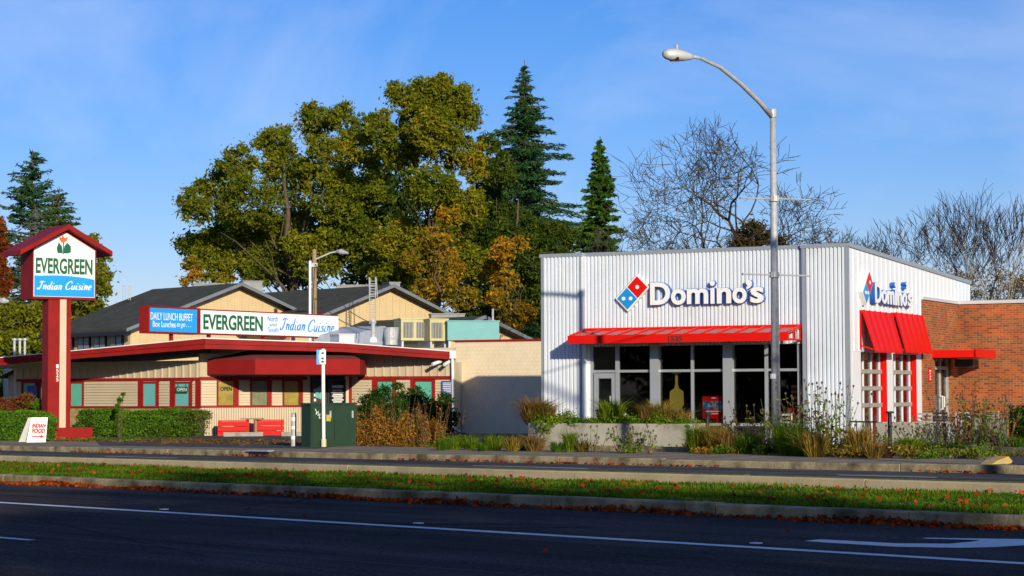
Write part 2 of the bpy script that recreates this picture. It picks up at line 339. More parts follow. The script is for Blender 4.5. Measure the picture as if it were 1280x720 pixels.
# asphalt with aggregate, wheel tracks and stains
def roadmat(name,base,vc):
    m=bpy.data.materials.new(name); m.use_nodes=True; t=m.node_tree; b=t.nodes['Principled BSDF']; b.inputs['Roughness'].default_value=.95; b.inputs['Specular IOR Level'].default_value=.04
    g=t.nodes.new('ShaderNodeNewGeometry'); mp=t.nodes.new('ShaderNodeMapping'); mp.inputs['Rotation'].default_value=(0,0,-math.atan2(DU[1],DU[0]))
    t.links.new(g.outputs['Position'],mp.inputs[0])
    m2=t.nodes.new('ShaderNodeMapping'); m2.inputs['Scale'].default_value=(.05,1.1,1); t.links.new(mp.outputs[0],m2.inputs[0])
    a=t.nodes.new('ShaderNodeTexNoise'); a.inputs['Scale'].default_value=1; a.inputs['Detail'].default_value=6; a.inputs['Roughness'].default_value=.6; t.links.new(m2.outputs[0],a.inputs[0])
    c=t.nodes.new('ShaderNodeTexNoise'); c.inputs['Scale'].default_value=32; c.inputs['Detail'].default_value=3; t.links.new(g.outputs['Position'],c.inputs[0])
    d=t.nodes.new('ShaderNodeTexNoise'); d.inputs['Scale'].default_value=.6; d.inputs['Detail'].default_value=5; t.links.new(g.outputs['Position'],d.inputs[0])
    r1=t.nodes.new('ShaderNodeMapRange'); r1.inputs[1].default_value=.3; r1.inputs[2].default_value=.7; r1.inputs[3].default_value=.4; r1.inputs[4].default_value=1.7; t.links.new(a.outputs[0],r1.inputs[0])
    r2=t.nodes.new('ShaderNodeMapRange'); r2.inputs[1].default_value=.3; r2.inputs[2].default_value=.7; r2.inputs[3].default_value=.25; r2.inputs[4].default_value=1.9; t.links.new(c.outputs[0],r2.inputs[0])
    r3=t.nodes.new('ShaderNodeMapRange'); r3.inputs[1].default_value=.3; r3.inputs[2].default_value=.7; r3.inputs[3].default_value=.8; r3.inputs[4].default_value=1.2; t.links.new(d.outputs[0],r3.inputs[0])
    x=t.nodes.new('ShaderNodeMath'); x.operation='MULTIPLY'; t.links.new(r1.outputs[0],x.inputs[0]); t.links.new(r2.outputs[0],x.inputs[1])
    y=t.nodes.new('ShaderNodeMath'); y.operation='MULTIPLY'; t.links.new(x.outputs[0],y.inputs[0]); t.links.new(r3.outputs[0],y.inputs[1])
    mu=t.nodes.new('ShaderNodeMix'); mu.data_type='RGBA'; mu.blend_type='MULTIPLY'; mu.inputs[0].default_value=1; mu.inputs[6].default_value=(*base,1); t.links.new(y.outputs[0],mu.inputs[7]); 
    # tar cracks
    vo=t.nodes.new('ShaderNodeTexVoronoi'); vo.feature='DISTANCE_TO_EDGE'; vo.inputs['Scale'].default_value=.22
    m3=t.nodes.new('ShaderNodeMapping'); m3.inputs['Scale'].default_value=(.35,1.6,1); t.links.new(mp.outputs[0],m3.inputs[0])
    wv=t.nodes.new('ShaderNodeMix'); wv.data_type='VECTOR'; wv.inputs[0].default_value=.06; t.links.new(m3.outputs[0],wv.inputs[4]); t.links.new(d.outputs[1],wv.inputs[5]); t.links.new(wv.outputs[1],vo.inputs['Vector'])
    cr_=t.nodes.new('ShaderNodeMapRange'); cr_.inputs[1].default_value=.0; cr_.inputs[2].default_value=.006; cr_.inputs[3].default_value=.3; cr_.inputs[4].default_value=1; t.links.new(vo.outputs[0],cr_.inputs[0])
    mv=t.nodes.new('ShaderNodeMix'); mv.data_type='RGBA'; mv.blend_type='MULTIPLY'; mv.inputs[0].default_value=1; t.links.new(mu.outputs[2],mv.inputs[6]); t.links.new(cr_.outputs[0],mv.inputs[7])
    t.links.new(mv.outputs[2],b.inputs['Base Color'])
    bp=t.nodes.new('ShaderNodeBump'); bp.inputs['Strength'].default_value=.5; bp.inputs['Distance'].default_value=.01; t.links.new(c.outputs[0],bp.inputs['Height']); t.links.new(bp.outputs[0],b.inputs['Normal'])
    return m
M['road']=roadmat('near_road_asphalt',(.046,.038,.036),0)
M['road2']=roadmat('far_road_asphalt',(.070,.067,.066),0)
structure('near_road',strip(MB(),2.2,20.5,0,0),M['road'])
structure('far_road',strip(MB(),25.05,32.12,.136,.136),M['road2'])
# near verge (behind the camera) with its kerb
mb=MB(); ubox(mb,-260,420,1.95,2.2,-.05,.14); structure('near_kerb',mb,M['kerbc'])
structure('near_pavement',strip(MB(),-1.6,1.95,.135,.135),M['walk'])
structure('near_verge',strip(MB(),-60,-1.6,.12,.12),M['turf'])
# median: kerb stones, turf, raised far kerb
def kerbrow(name,v0,v1,h0,h1,step,off,mtl,lo_=-20,hi_=110,gap=.014,rough=.012):
    mb=MB(); ubox(mb,-260,lo_,v0,v1,h0,h1); ubox(mb,hi_,420,v0,v1,h0,h1)
    mb2=MB(); ubox(mb2,lo_,hi_,v0+.03,v1-.01,h0,h1-.02); mb.v+=[]; 
    k=len(mb.v); mb.v+=mb2.v; mb.f+=[tuple(i+k for i in f) for f in mb2.f]
    root=structure(name,mb,mtl)
    u=lo_+off; prev=lo_
    edges=[lo_]
    while u<hi_: edges.append(u); u+=step
    edges.append(hi_)
    for a,b in zip(edges[:-1],edges[1:]):
        if b-a<.1: continue
        q=MB(); dv=R.uniform(-rough,rough); dh=R.uniform(-rough,rough)*.7
        a2,b2=a+gap,b-gap; c=.022
        # chamfered top front edge
        prof=[(v0+dv,h0),(v0+dv+.008,h1-c+dh),(v0+c+dv+.008,h1+dh),(v1,h1+dh),(v1,h0)]
        q.prism([(*xy(a2,v),h+G*a2) for v,h in prof],[(*xy(b2,v),h+G*b2) for v,h in prof])
        build('kerb_stone',q,mtl,root)
    return root
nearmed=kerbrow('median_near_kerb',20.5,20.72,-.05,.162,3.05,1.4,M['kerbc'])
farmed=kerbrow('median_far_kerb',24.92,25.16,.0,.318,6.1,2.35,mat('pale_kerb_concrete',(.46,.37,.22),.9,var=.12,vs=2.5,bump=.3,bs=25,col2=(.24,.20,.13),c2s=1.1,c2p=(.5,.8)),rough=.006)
structure('median_soil',strip(MB(),20.7,24.95,.15,.165),M['turf'])
mb=MB()
for i in range(260):
    u=R.uniform(5,60); l=R.uniform(.3,2.2); h=R.uniform(.005,.016); ubox(mb,u,u+l,25.03+R.uniform(0,.05),25.17,.30,.318+h)
structure('kerb_top_moss',mb,M['moss'])
sidek=kerbrow('far_kerb',32.12,32.30,0,.282,3.05,.9,M['kerbc'])
structure('far_sidewalk',strip(MB(),32.28,37.0,.278,.284),M['walk'])
structure('site_ground',strip(MB(),36.9,140,.262,.262),M['soil2'])
# storm drain inlet in the far kerb
p0=onground(358,570,.136); uu,vv=uv(p0.x,p0.y)
dr=thing('storm_drain','dark storm drain inlet set in the far kerb below the green cabinet','storm drain',(p0.x,p0.y,gz(p0.x,p0.y,.136)))
a=uv(*onground(361,566,.2).xy)[0]; b=uv(*onground(400,566,.2).xy)[0]
mb=MB(); ubox(mb,min(a,b),max(a,b),32.08,32.2,.15,.27); build('inlet_opening',mb,M['black'],dr)
mb=MB(); ubox(mb,min(a,b)-.08,max(a,b)+.08,32.04,32.24,.27,.30); build('inlet_lid',mb,M['galv'],dr)
# sidewalk joints (thin grooves lie as dark sheets in the surface)
mb=MB()
for i in range(70):
    u=-10+i*1.52; ubox(mb,u,u+.012,32.4,36.9,.2785,.286)
structure('sidewalk_joints',mb,M['soil'])
# car park of the restaurant
a=[onground(x,y) for x,y in ((95,561),(380,563.5),(378,538),(100,545))]
LOT=MB(); pts=[]
for p in (onground(100,556.5),onground(380,559.5),onground(640,566)): pts.append(uv(p.x,p.y))
lotpoly=[(onground(125,557)),(onground(395,561)),P(600,540,86),P(250,535,86),P(235,540,72),(onground(120,551))]
structure('car_park',MB().prism([(p.x,p.y,gz(p.x,p.y,.255)) for p in lotpoly],[(p.x,p.y,gz(p.x,p.y,.288)) for p in lotpoly]),M['lot'])
# driveway at the far right
dp=[onground(1262,580),onground(1420,590),onground(1420,560),onground(1262,566)]
structure('driveway',MB().prism([(p.x,p.y,gz(p.x,p.y,.25)) for p in dp],[(p.x,p.y,gz(p.x,p.y,.290)) for p in dp]),M['lot'])
a_=uv(*onground(300,690,0).xy); mb=MB(); mb.add([(*xy(u,q),.002+G*u) for u,q in ((-200,a_[1]-.02),(400,a_[1]-.02),(400,a_[1]+.02),(-200,a_[1]+.02))],[(3,2,1,0)]); structure('road_seam',mb,mat('pale_road_seam',(.06,.06,.06),.9,var=.6,vs=6))
# ---- painted markings on the near road
def line(name,v,w,u0,u1,h,mtl=None,n=1):
    mb=MB(); mb.add([(*xy(u,q),h+G*u) for u,q in ((u0,v-w/2),(u1,v-w/2),(u1,v+w/2),(u0,v+w/2))],[(3,2,1,0)]); return structure(name,mb,mtl or M['line'])
line('lane_line',16.34,.20,-200,400,.004)
def gpt(px,py,h=0): 
    p=onground(px,py,h); return uv(p.x,p.y)
# dashes of the next lane, bottom left
a=gpt(40,675.5); line('lane_dash',a[1],.11,a[0],a[0]+8,.004)
# turn pocket marking at the right: long bar with an arrow head that widens
def gpoly(name,pts,h,mtl=None):
    mb=MB(); q=[onground(x,y,0) for x,y in pts]
    mb.add([(p.x,p.y,gz(p.x,p.y,h)) for p in q],[tuple(range(len(q)))[::-1]]); return structure(name,mb,mtl or M['line'])
gpoly('arrow_marking',[(1005,676.5),(1025,674.5),(1120,679.5),(1187,680),(1215,677.5),(1226,675.5),(1152,673.5),(1160,672.5),(1230,673.6),(1300,674.6),(1300,681.2),(1280,682),(1240,684.4),(1200,685.2),(1120,683.8),(1035,678.8)],.004)
for px,py in ((205,637),(523,654.5),(945,679.5),(975,620)):
    a=gpt(px,py); mb=MB(); ubox(mb,a[0]-.055,a[0]+.055,a[1]-.04,a[1]+.04,.0,.012)
    o=build('lane_reflector',mb,M['signwhite']); recentre(o,(*xy(*a),0)); tag(o,{205:'raised white road stud beside the lane line on the left',523:'raised white road stud near the middle of the lane line',945:'raised white road stud just left of the painted arrow',975:'raised road stud close to the leaf strewn kerb'}[px],'road stud','road studs along the lane line')
# far road dashes
for px0,px1,py in ((110,200,571),(555,700,583.5),(1078,1200,592.5)):
    a=gpt(px0,py,.136); b=gpt(px1,py+ (px1-px0)*.0255,.136); line('far_lane_dash',30.0,.11,b[0],a[0],.141)
a=gpt(480,581.3,.136); b=gpt(605,584.5,.136); line('far_edge_dash',27.4,.11,b[0],a[0],.141)
a=gpt(1075,597.5,.136); line('far_edge_dash',27.2,.12,a[0]-14,a[0],.141)
# ================================================================== VEGETATION HELPERS
def unit(n): 
    v=NR.normal(size=(n,3)); return v/np.linalg.norm(v,axis=1,keepdims=True)
def leafquads(c,size,upb=.3,asp=.55,jit=.35,along=None):
    n=len(c); nm=unit(n); nm[:,2]+=upb; nm/=np.linalg.norm(nm,axis=1,keepdims=True)
    a=unit(n) if along is None else along+unit(n)*.35
    t=a-nm*(a*nm).sum(1,keepdims=True); t/=np.linalg.norm(t,axis=1,keepdims=True)+1e-9; b=np.cross(nm,t)
    s=size*(1+NR.uniform(-jit,jit,(n,1)))
    V=np.stack([c-t*s*.5,c+b*s*asp*.5+t*s*.05,c+t*s*.5,c-b*s*asp*.5+t*s*.05],1); return V
def clumps(lobes,dens=1.0,cr_=.16,shell=.55):
    """leaf-clump centres spread through lobes (ellipsoids x,y,z,rx,ry,rz), evenly by area"""
    out=[]; R_=max(max(l[3:]) for l in lobes); rad=cr_*np.median([max(l[3:]) for l in lobes if max(l[3:])>.5*R_]); nn=0
    for (x,y,z,rx,ry,rz) in lobes:
        n=int(dens*5.5*(rx*rz)/(rad*rad))+3
        d=unit(n); r=shell+(1-shell)*NR.random((n,1))**.6
        d=d*r*(1+.08*NR.normal(size=(n,1))); out.append(np.array([x,y,z])+d*np.array([rx,ry,rz])); nn+=n
    return np.concatenate(out),np.full(nn,rad)
def crownpts(lobes,nleaf,dens=1.0,cr_=.2,shell=.5):
    c,r=clumps(lobes,dens,cr_,shell); k=max(1,int(nleaf/len(c)))
    off=NR.normal(size=(len(c),k,3))*.62; off[:,:,2]*=.6
    p=c[:,None,:]+off*r[:,None,None]*NR.uniform(.6,1.4,(len(c),1,1))*np.exp(.38*NR.normal(size=(len(c),k,1))); return p.reshape(-1,3),c
def limb(mb,a,b,r0,r1,seg=5,wob=.08,n=6):
    a=Vector(a);b=Vector(b); L=(b-a).length; pts=[];rs=[]
    for i in range(seg+1):
        t=i/seg; p=a.lerp(b,t)+Vector((R.uniform(-1,1),R.uniform(-1,1),R.uniform(-.6,.6)))*wob*L*math.sin(pi*t); p.z+=.10*L*math.sin(pi*t)*.5
        pts.append(p); rs.append(r0+(r1-r0)*t)
    mb.tube(pts,rs,n); return pts
def frac(lobes,n=5,k=.36):
    o=[]
    for (x,y,z,rx,ry,rz) in lobes:
        o.append((x,y,z,rx*.93,ry*.93,rz*.93))
        for _ in range(n):
            d=Vector((R.gauss(0,1),R.gauss(0,1),R.gauss(.3,1))).normalized(); s=R.uniform(.6,1.25)*k; q=R.uniform(.9,1.08)
            o.append((x+d.x*rx*q,y+d.y*ry*q,z+d.z*rz*q,rx*s,ry*s,rz*s))
    return o
def broadleaf(name,label,base,lobes,nleaf,size,lm,bm='bark',tr=.35,dens=1.0,cr_=.2,cat='tree',group=None,shell=.42,asp=.42,nl=60):
    t=thing(name,label,cat,base,0,group)
    fl=frac(lobes) if nleaf>6000 else lobes
    p,c=crownpts(fl,nleaf,dens,cr_,shell); quads('crown',leafquads(p,size,asp=asp),lm,t)
    mb=MB(); zs=[l[2] for l in lobes]; top=Vector((np.mean([l[0] for l in lobes]),np.mean([l[1] for l in lobes]),np.mean(zs)+.45*(max(zs)-np.mean(zs))))
    b=Vector(base); fork=b.lerp(top,.35); limb(mb,b-Vector((0,0,.2)),fork,tr,tr*.75,5,.02,8); limb(mb,fork,top,tr*.7,tr*.15,6,.05,7)
    for l in lobes:
        q=Vector(l[:3]); s=b.lerp(top,R.uniform(.3,.6)); limb(mb,s,s.lerp(q,.75),tr*.20,tr*.04,5,.05,5)
    idx=NR.choice(len(c),min(nl,len(c)),replace=False)
    for i in idx:
        q=Vector(c[i]); l=min(lobes,key=lambda l:(Vector(l[:3])-q).length); limb(mb,Vector(l[:3]),Vector(l[:3]).lerp(q,.9),tr*.09,tr*.02,3,.08,4)
    build('trunk',mb,M[bm],t,smooth=True); return t
def conifer(name,label,base,h,rad,lm,bm='bark',whorl=.55,droop=.25,z0=.1,size=.42,prof=None,dens=1.0,tr=.3,asp=.22,jag=.3,cat='tree',group=None,up=0.):
    t=thing(name,label,cat,base,0,group); b=Vector(base); mb=MB()
    mb.tube([b-Vector((0,0,.2)),b+Vector((0,0,h*.5)),b+Vector((0,0,h))],[tr,tr*.6,.02],8)
    prof=prof or (lambda q:(1-q)**.85)
    Cc=[];Al=[]; z=h*z0
    while z<h*.985:
        q=z/h; n=R.randint(4,6) if q<.9 else 3; r=rad*prof(q)
        for i in range(n):
            a=R.uniform(0,2*pi); L=max(.15,r*R.uniform(1-jag,1+jag*.6)); dr=droop*(1-q*.7)*R.uniform(.6,1.3)-up*q
            o=b+Vector((0,0,z+R.uniform(-.2,.2)*whorl)); pts=[]
            for j in range(5):
                s=j/4; pts.append(o+Vector((math.cos(a)*L*s,math.sin(a)*L*s,-dr*L*(s**1.4)*1.0+.12*L*s*(1-s)+ (.10*L*max(0,s-.7)))))
            mb.tube(pts,[.05*tr/.3*(1-.8*j/4)+.008 for j in range(5)],3,False)
            ns=max(3,int(L/ (size*.30)*dens)); 
            for k in range(ns):
                s=(k+R.random())/ns; s=.08+.92*s; f=s*4; j=min(3,int(f)); c0=pts[j].lerp(pts[j+1],f-j)
                wd=L*.26*(1.05-s)+.12*size
                for sg in (-1,1,0):
                    off=Vector((-math.sin(a),math.cos(a),0))*sg*wd*R.uniform(.3,1)+Vector((0,0,-abs(sg)*wd*R.uniform(.1,.4)))
                    Cc.append(c0+off+Vector((0,0,R.uniform(-.5,.3)*size*.5)))
                    dr_=Vector((math.cos(a),math.sin(a),-.2))+Vector((-math.sin(a),math.cos(a),0))*sg*.8; Al.append(dr_)
        z+=whorl*R.uniform(.7,1.2)*(1-.45*q)
    Cc=np.array(Cc); Al=np.array(Al)
    quads('crown',leafquads(Cc,size,upb=.5,asp=asp,along=Al,jit=.45),lm,t); build('trunk',mb,M[bm],t,smooth=True); return t
def bare(name,label,base,h,spread,bm,seed,depth=6,r0=.25,lean=(0,0),fork=.28,group=None,cat='tree',twigs=True,kids_=3,upw=.25,mr=.012,leafm=None,nleaf=0,lsz=.14,wig=.28):
    rr=random.Random(seed); t=thing(name,label,cat,base,0,group); mb=MB(); tw=MB(); tips=[]
    def go(p,d,L,r,k):
        n=3 if k<4 else 2; pts=[p]; q=p.copy(); dd=d.copy()
        for i in range(n):
            dd=(dd+Vector((rr.uniform(-1,1),rr.uniform(-1,1),rr.uniform(-.8,.8)))*wig).normalized(); q=q+dd*L/n; pts.append(q.copy())
        r1=r*.62
        (mb if k<4 else tw).tube(pts,[r+(r1-r)*i/n for i in range(n+1)],6 if k<2 else (4 if k<4 else 3),False)
        if k>=depth: tips.append(q.copy()); return
        c=kids_ if k>0 else kids_+1
        for i in range(c):
            ax=dd.orthogonal().normalized(); ax.rotate(Matrix.Rotation(rr.uniform(0,2*pi),3,dd)); ang=rr.uniform(.3,.95)*spread
            nd=dd.copy(); nd.rotate(Matrix.Rotation(ang,3,ax)); nd=(nd+Vector((0,0,upw))).normalized()
            s=pts[-1] if i<2 else pts[rr.randint(max(1,n-1),n)]
            go(s,nd,L*rr.uniform(.62,.86),max(mr,r1*rr.uniform(.6,.9)),k+1)
    go(Vector(base),Vector((lean[0],lean[1],1)).normalized(),h*fork,r0,0)
    if leafm:
        tp=np.array([list(v) for v in tips]); i=NR.integers(0,len(tp),nleaf); quads('leaves',leafquads(tp[i]+NR.normal(size=(nleaf,3))*.22,lsz),leafm,t)
    build('trunk',mb,M[bm],t,smooth=True); build('twigs',tw,M['barkg' if bm!='barkd' else 'barkd'],t); return t
def lobes_px(lst,Y,dy=2.5,sq=1.0):
    """lobes (px,py,r) seen in the picture -> ellipsoids at depth about Y"""
    o=[]
    for px,py,r in lst:
        yy=Y+R.uniform(-dy,dy); p=P(px,py,yy); rr=r*yy/F; o.append((p.x,p.y,p.z,rr,rr*sq,rr*.92))
    return o
def tuft(label,base,n,h,spread,lm,wd=.012,cat='grass clump',name='ornamental_grass',group=None,lean=.5,flop=.8):
    """clump of arching blades: one mesh"""
    b=np.array(base); a=NR.uniform(0,2*pi,n); r=NR.random(n)**.7*spread*.35
    root=b+np.stack([np.cos(a)*r,np.sin(a)*r,np.zeros(n)],1); n_=n; hh=h*NR.uniform(.3,1.1,n); out=NR.uniform(.05,1.15,n)*spread
    dirn=np.stack([np.cos(a),np.sin(a),np.zeros(n)],1); side=np.stack([-np.sin(a),np.cos(a),np.zeros(n)],1)
    side=side*np.cos(NR.uniform(0,pi,n))[:,None]+dirn*np.sin(NR.uniform(0,pi,n))[:,None]
    mid=root+dirn*(out*.35)[:,None]+np.array([0,0,1])*(hh*.7)[:,None]; tip=root+dirn*out[:,None]+np.array([0,0,1])*(hh*(1-.35*flop*NR.random(n)))[:,None]
    w0=(wd*NR.uniform(.6,1.3,n))[:,None]
    q1=np.stack([root-side*w0*.5,root+side*w0*.5,mid+side*w0*.45,mid-side*w0*.45],1); q2=np.stack([mid-side*w0*.45,mid+side*w0*.45,tip+side*w0*.08,tip-side*w0*.08],1)
    V=np.concatenate([q1,q2]); o=quads(name,V-b,lm); o.location=base; return tag(o,label,cat,group)
def shrub(label,base,lobes,nleaf,size,lm,name='shrub',cat='shrub',stems=12,bm='stemb',cr_=.22,asp=.5,group=None,shell=.35,spiky=0):
    t=thing(name,label,cat,base,0,group); p,c=crownpts(lobes,nleaf,1,cr_,shell)
    V=leafquads(p,size,asp=asp); quads('foliage',V,lm,t); mb=MB(); b=Vector(base)
    for i in NR.choice(len(c),min(stems,len(c)),replace=False): 
        q=Vector(c[i]); s=Vector((b.x*.4+q.x*.6,b.y*.4+q.y*.6,b.z-.03)); limb(mb,s,q,.014,.005,3,.05,3)
    build('stems',mb,M[bm],t); return t
def archshrub(label,base,cx,cy,cz,rx,rz,n,leafs,lm,lsz=.085):
    """deciduous shrub of arching leafy shoots"""
    t=thing('shrub',label,'shrub',base,0); b=Vector(base); mb=MB(); pts=[]
    for i in range(n):
        a=R.uniform(0,2*pi); el=R.uniform(.15,1.45); q=R.uniform(.45,1.2)
        tip=Vector((cx+math.cos(a)*math.cos(el)*rx*q,cy+math.sin(a)*math.cos(el)*rx*.6*q,b.z+.05+math.sin(el)*(cz+rz-b.z)*q))
        s=Vector((b.x+(cx-b.x)+R.uniform(-.35,.35)*rx,cy+R.uniform(-.2,.2),b.z)); m_=s.lerp(tip,.55)+Vector((0,0,.12*rz)); P3=[s,m_,tip,tip+Vector((math.cos(a)*.10,0,-.03))]
        mb.tube(P3,[.010,.007,.005,.003],3,False)
        for k in range(leafs):
            u_=R.random()**.7*2; j=min(1,int(u_)); c=P3[j].lerp(P3[j+1],u_-j); sp=.05+.05*R.random(); pts.append((c.x+R.gauss(0,sp),c.y+R.gauss(0,sp),c.z+R.gauss(0,sp)))
    quads('foliage',leafquads(np.array(pts),lsz,asp=.42,jit=.5),lm,t); build('stems',mb,M['stemb'],t); return t
def perennial(label,base,n,h,spread,lm,fm=None,name='flowering_plant',cat='plant',leafs=6,lsz=.09,heads=True,bm='stemb'):
    t=thing(name,label,cat,base,0); b=Vector(base); mb=MB(); hd=MB(); pts=[]
    for i in range(n):
        a=R.uniform(0,2*pi); r=spread*R.random()**.6; s=b+Vector((math.cos(a)*r*.5,math.sin(a)*r*.5,-.02)); e=b+Vector((math.cos(a)*r,math.sin(a)*r,h*R.uniform(.45,1.05)))
        m_=s.lerp(e,.5)+Vector((R.uniform(-.04,.04),R.uniform(-.04,.04),.02)); mb.tube([s,m_,e],[.009,.007,.005],3,False)
        for k in range(leafs): pts.append(s.lerp(e,R.uniform(.1,.95))+Vector((R.uniform(-1,1),R.uniform(-1,1),R.uniform(-.5,.5)))*lsz*.8)
        if heads and R.random()<.8: hd.tube([e,e+Vector((0,0,.03)),e+Vector((0,0,.06))],[.012,.026,.010],5)
    quads('foliage',leafquads(np.array([list(p) for p in pts]),lsz,asp=.4),lm,t); build('stems',mb,M[bm],t)
    if heads and hd.v: build('seed_heads',hd,fm or M['bark'],t,kind='stuff')
    return t
# foliage colours
LM={}
LM['autumn']=leafmat('yellow_green_leaves',[(.07,.11,.011),(.16,.19,.015),(.30,.28,.02),(.42,.28,.02)],[0,.42,.80,1],scale=.28,trans=.42)
LM['autumn2']=leafmat('gold_green_leaves',[(.075,.12,.011),(.17,.20,.015),(.32,.28,.02),(.46,.27,.02)],[0,.45,.8,1],scale=.3,trans=.42)
LM['dark']=leafmat('dark_green_leaves',[(.028,.06,.012),(.055,.095,.014),(.11,.14,.016),(.18,.16,.016)],[0,.5,.85,1],trans=.38,scale=.3)
LM['orange']=leafmat('orange_leaves',[(.10,.11,.01),(.24,.17,.014),(.48,.24,.02),(.55,.17,.02)],[0,.4,.75,1],scale=.4)
LM['russet']=leafmat('russet_leaves',[(.13,.03,.012),(.23,.06,.014),(.26,.11,.02)],scale=.5)
LM['fir']=leafmat('fir_needles',[(.016,.055,.020),(.036,.095,.030),(.09,.15,.04)],[0,.6,1],scale=.35,trans=.15)
LM['fir2']=leafmat('bright_fir_needles',[(.018,.05,.010),(.045,.10,.016),(.09,.14,.02)],scale=.4,trans=.2)
LM['spruce']=leafmat('blue_spruce_needles',[(.045,.075,.060),(.10,.14,.115),(.17,.20,.15)],scale=.5,trans=.15)
LM['sequoia']=leafmat('sequoia_needles',[(.03,.085,.012),(.06,.13,.015),(.11,.18,.02),(.34,.11,.02)],[0,.5,.88,1],scale=.5,trans=.2)
LM['hedge']=leafmat('hedge_leaves',[(.045,.12,.012),(.10,.22,.018),(.18,.30,.025)],scale=1.2)
LM['hedge2']=leafmat('mixed_hedge_leaves',[(.14,.08,.03),(.08,.17,.018),(.12,.24,.02)],[0,.36,.7],scale=.5)
LM['rust']=leafmat('rust_shrub_leaves',[(.06,.09,.012),(.20,.06,.012),(.36,.12,.016),(.48,.26,.04),(.17,.20,.02),(.42,.36,.14)],scale=2.2,rnd=.65)
LM['bushg']=leafmat('green_bush_leaves',[(.012,.04,.008),(.035,.085,.012),(.10,.15,.02)],scale=1.5)
LM['lime']=leafmat('lime_grass',[(.07,.13,.01),(.16,.24,.015),(.26,.32,.03)],scale=2)
LM['grassy']=leafmat('golden_grass',[(.10,.11,.015),(.25,.20,.03),(.38,.24,.05),(.30,.12,.05)],scale=2)
LM['redgrass']=leafmat('reddish_fountain_grass',[(.08,.13,.02),(.17,.16,.03),(.28,.13,.05),(.36,.23,.07)],scale=1.4)
LM['lawn']=leafmat('lawn_blades',[(.07,.05,.02),(.035,.080,.006),(.075,.155,.009),(.15,.22,.013),(.22,.20,.04)],[0,.25,.5,.82,1],scale=1.3)
LM['litter']=leafmat('fallen_leaves',[(.10,.018,.008),(.24,.035,.010),(.36,.075,.014),(.15,.055,.02)],scale=3,trans=.1)
LM['dry']=leafmat('dry_perennials',[(.10,.06,.03),(.20,.15,.03),(.16,.22,.03),(.32,.24,.06)],scale=2)
LM['burg']=leafmat('burgundy_leaves',[(.06,.02,.02),(.14,.045,.025),(.10,.10,.02)],scale=2)
LM['greeny']=leafmat('fresh_green_plants',[(.03,.09,.01),(.09,.19,.014),(.20,.28,.03)],scale=2)
# ================================================================== PIZZA SHOP (white corrugated box with brick wing)
o1=P(677.5,400,58.7); o2=P(1061.5,400,54.6)
AD=math.atan2(o2.y-o1.y,o2.x-o1.x); FD=Frame(o1.x,o1.y,AD); WD=(o2.xy-o1.xy).length
zg=gz(*FD.w(WD/2,1,0).xy); zT=FD.pix(1061,307)[1]
M['brick']=brickmat('red_brick',AD)
shop=thing('pizza_shop','white corrugated metal pizza shop with red awnings and brick wing on the right','shop building',(*FD.o,zg),AD)
BACK=12.3; zTb=FD.side(1211.5,354,WD)[1]            # parapet falls towards the back
def zp(y): return zT+(zTb-zT)*max(0,y)/BACK
xb1,_=FD.pix(727,400); xb2,_=FD.pix(1003.5,400); YC=.10
def corr(mb,fr,x0,x1,y,z0,z1,pitch=.112,d=.045):
    n=max(1,round((x1-x0)/pitch)); p=(x1-x0)/n; pr=[]
    for i in range(n):
        a=x0+i*p; pr+=[(a,y),(a+p*.34,y),(a+p*.42,y-d),(a+p*.92,y-d)]
    pr.append((x1,y)); k=len(mb.v)
    for a,b in pr: mb.v.append(tuple(fr.w(a,b,z0))); mb.v.append(tuple(fr.w(a,b,z1)))
    for i in range(len(pr)-1): mb.f.append((k+2*i,k+2*i+2,k+2*i+3,k+2*i+1))
zwin=FD.pix(870,429,YC)[1]; zsl=FD.pix(900,530.5,YC)[1]
mb=MB(); corr(mb,FD,.03,xb1-.05,0,zg,zT-.02); corr(mb,FD,xb2+.08,WD-.1,0,zg,zT-.02); corr(mb,FD,xb1,xb2,YC,zwin-.05,zT-.02)
build('corrugated_cladding',mb,M['ribwhite'],shop)
mb=MB(); mb.box(FD,0,xb1,.004,YC+.15,zg-.1,zT-.03); mb.box(FD,xb2,WD-.004,.004,YC+.15,zg-.1,zT-.03); mb.box(FD,xb1,xb2,YC+.004,YC+.15,zwin,zT-.03)
mb.box(FD,0,.2,YC+.15,BACK,zg-.1,zTb-.05); mb.box(FD,0,WD-.2,BACK-.2,BACK,zg-.1,zTb-.05)
mb.box(FD,xb1,FD.pix(737.5,480,YC)[0],YC+.0,YC+.16,zg,zwin)
# unseen rear wing, placed and raised to cast the block building's wall shadow
mb.box(FD,FD.pix(680.5,400,10.6)[0],0.0,10.6,BACK,zg-.1,zTb+.16)
build('wall',mb,M['white'],shop)
# side wall with ribs
def sd(px,py,x=None): return FD.side(px,py,WD if x is None else x)
yO=[(sd(1076.3,480)[0],sd(1109,480)[0]),(sd(1116.6,480)[0],sd(1146,480)[0])]; zO=sd(1100,441)[1]; yB0=sd(1151.5,430)[0]; yB1=sd(1196.5,430)[0]; zBt=sd(1151.5,371)[1]
mb=MB()
mb.pyz(FD,[(.0,zO),(yB0,zO),(yB0,zp(yB0)-.03),(0,zT-.03)],WD-.2,WD)
mb.box(FD,WD-.2,WD,YC+.151,yO[0][0],zg-.1,zO-.002); mb.box(FD,WD-.2,WD,yO[0][1],yO[1][0],zg-.1,zO-.002); mb.box(FD,WD-.2,WD,yO[1][1],yB0,zg-.1,zO-.002)
mb.pyz(FD,[(yB0+.002,zBt-.1),(BACK,zBt-.1),(BACK,zTb-.03),(yB0+.002,zp(yB0)-.03)],WD-.2,WD-.002); mb.box(FD,WD-.2,WD-.003,yB1+.3,BACK,zg,zBt-.102)
build('side_wall',mb,M['white'],shop)
mb=MB(); y=.35
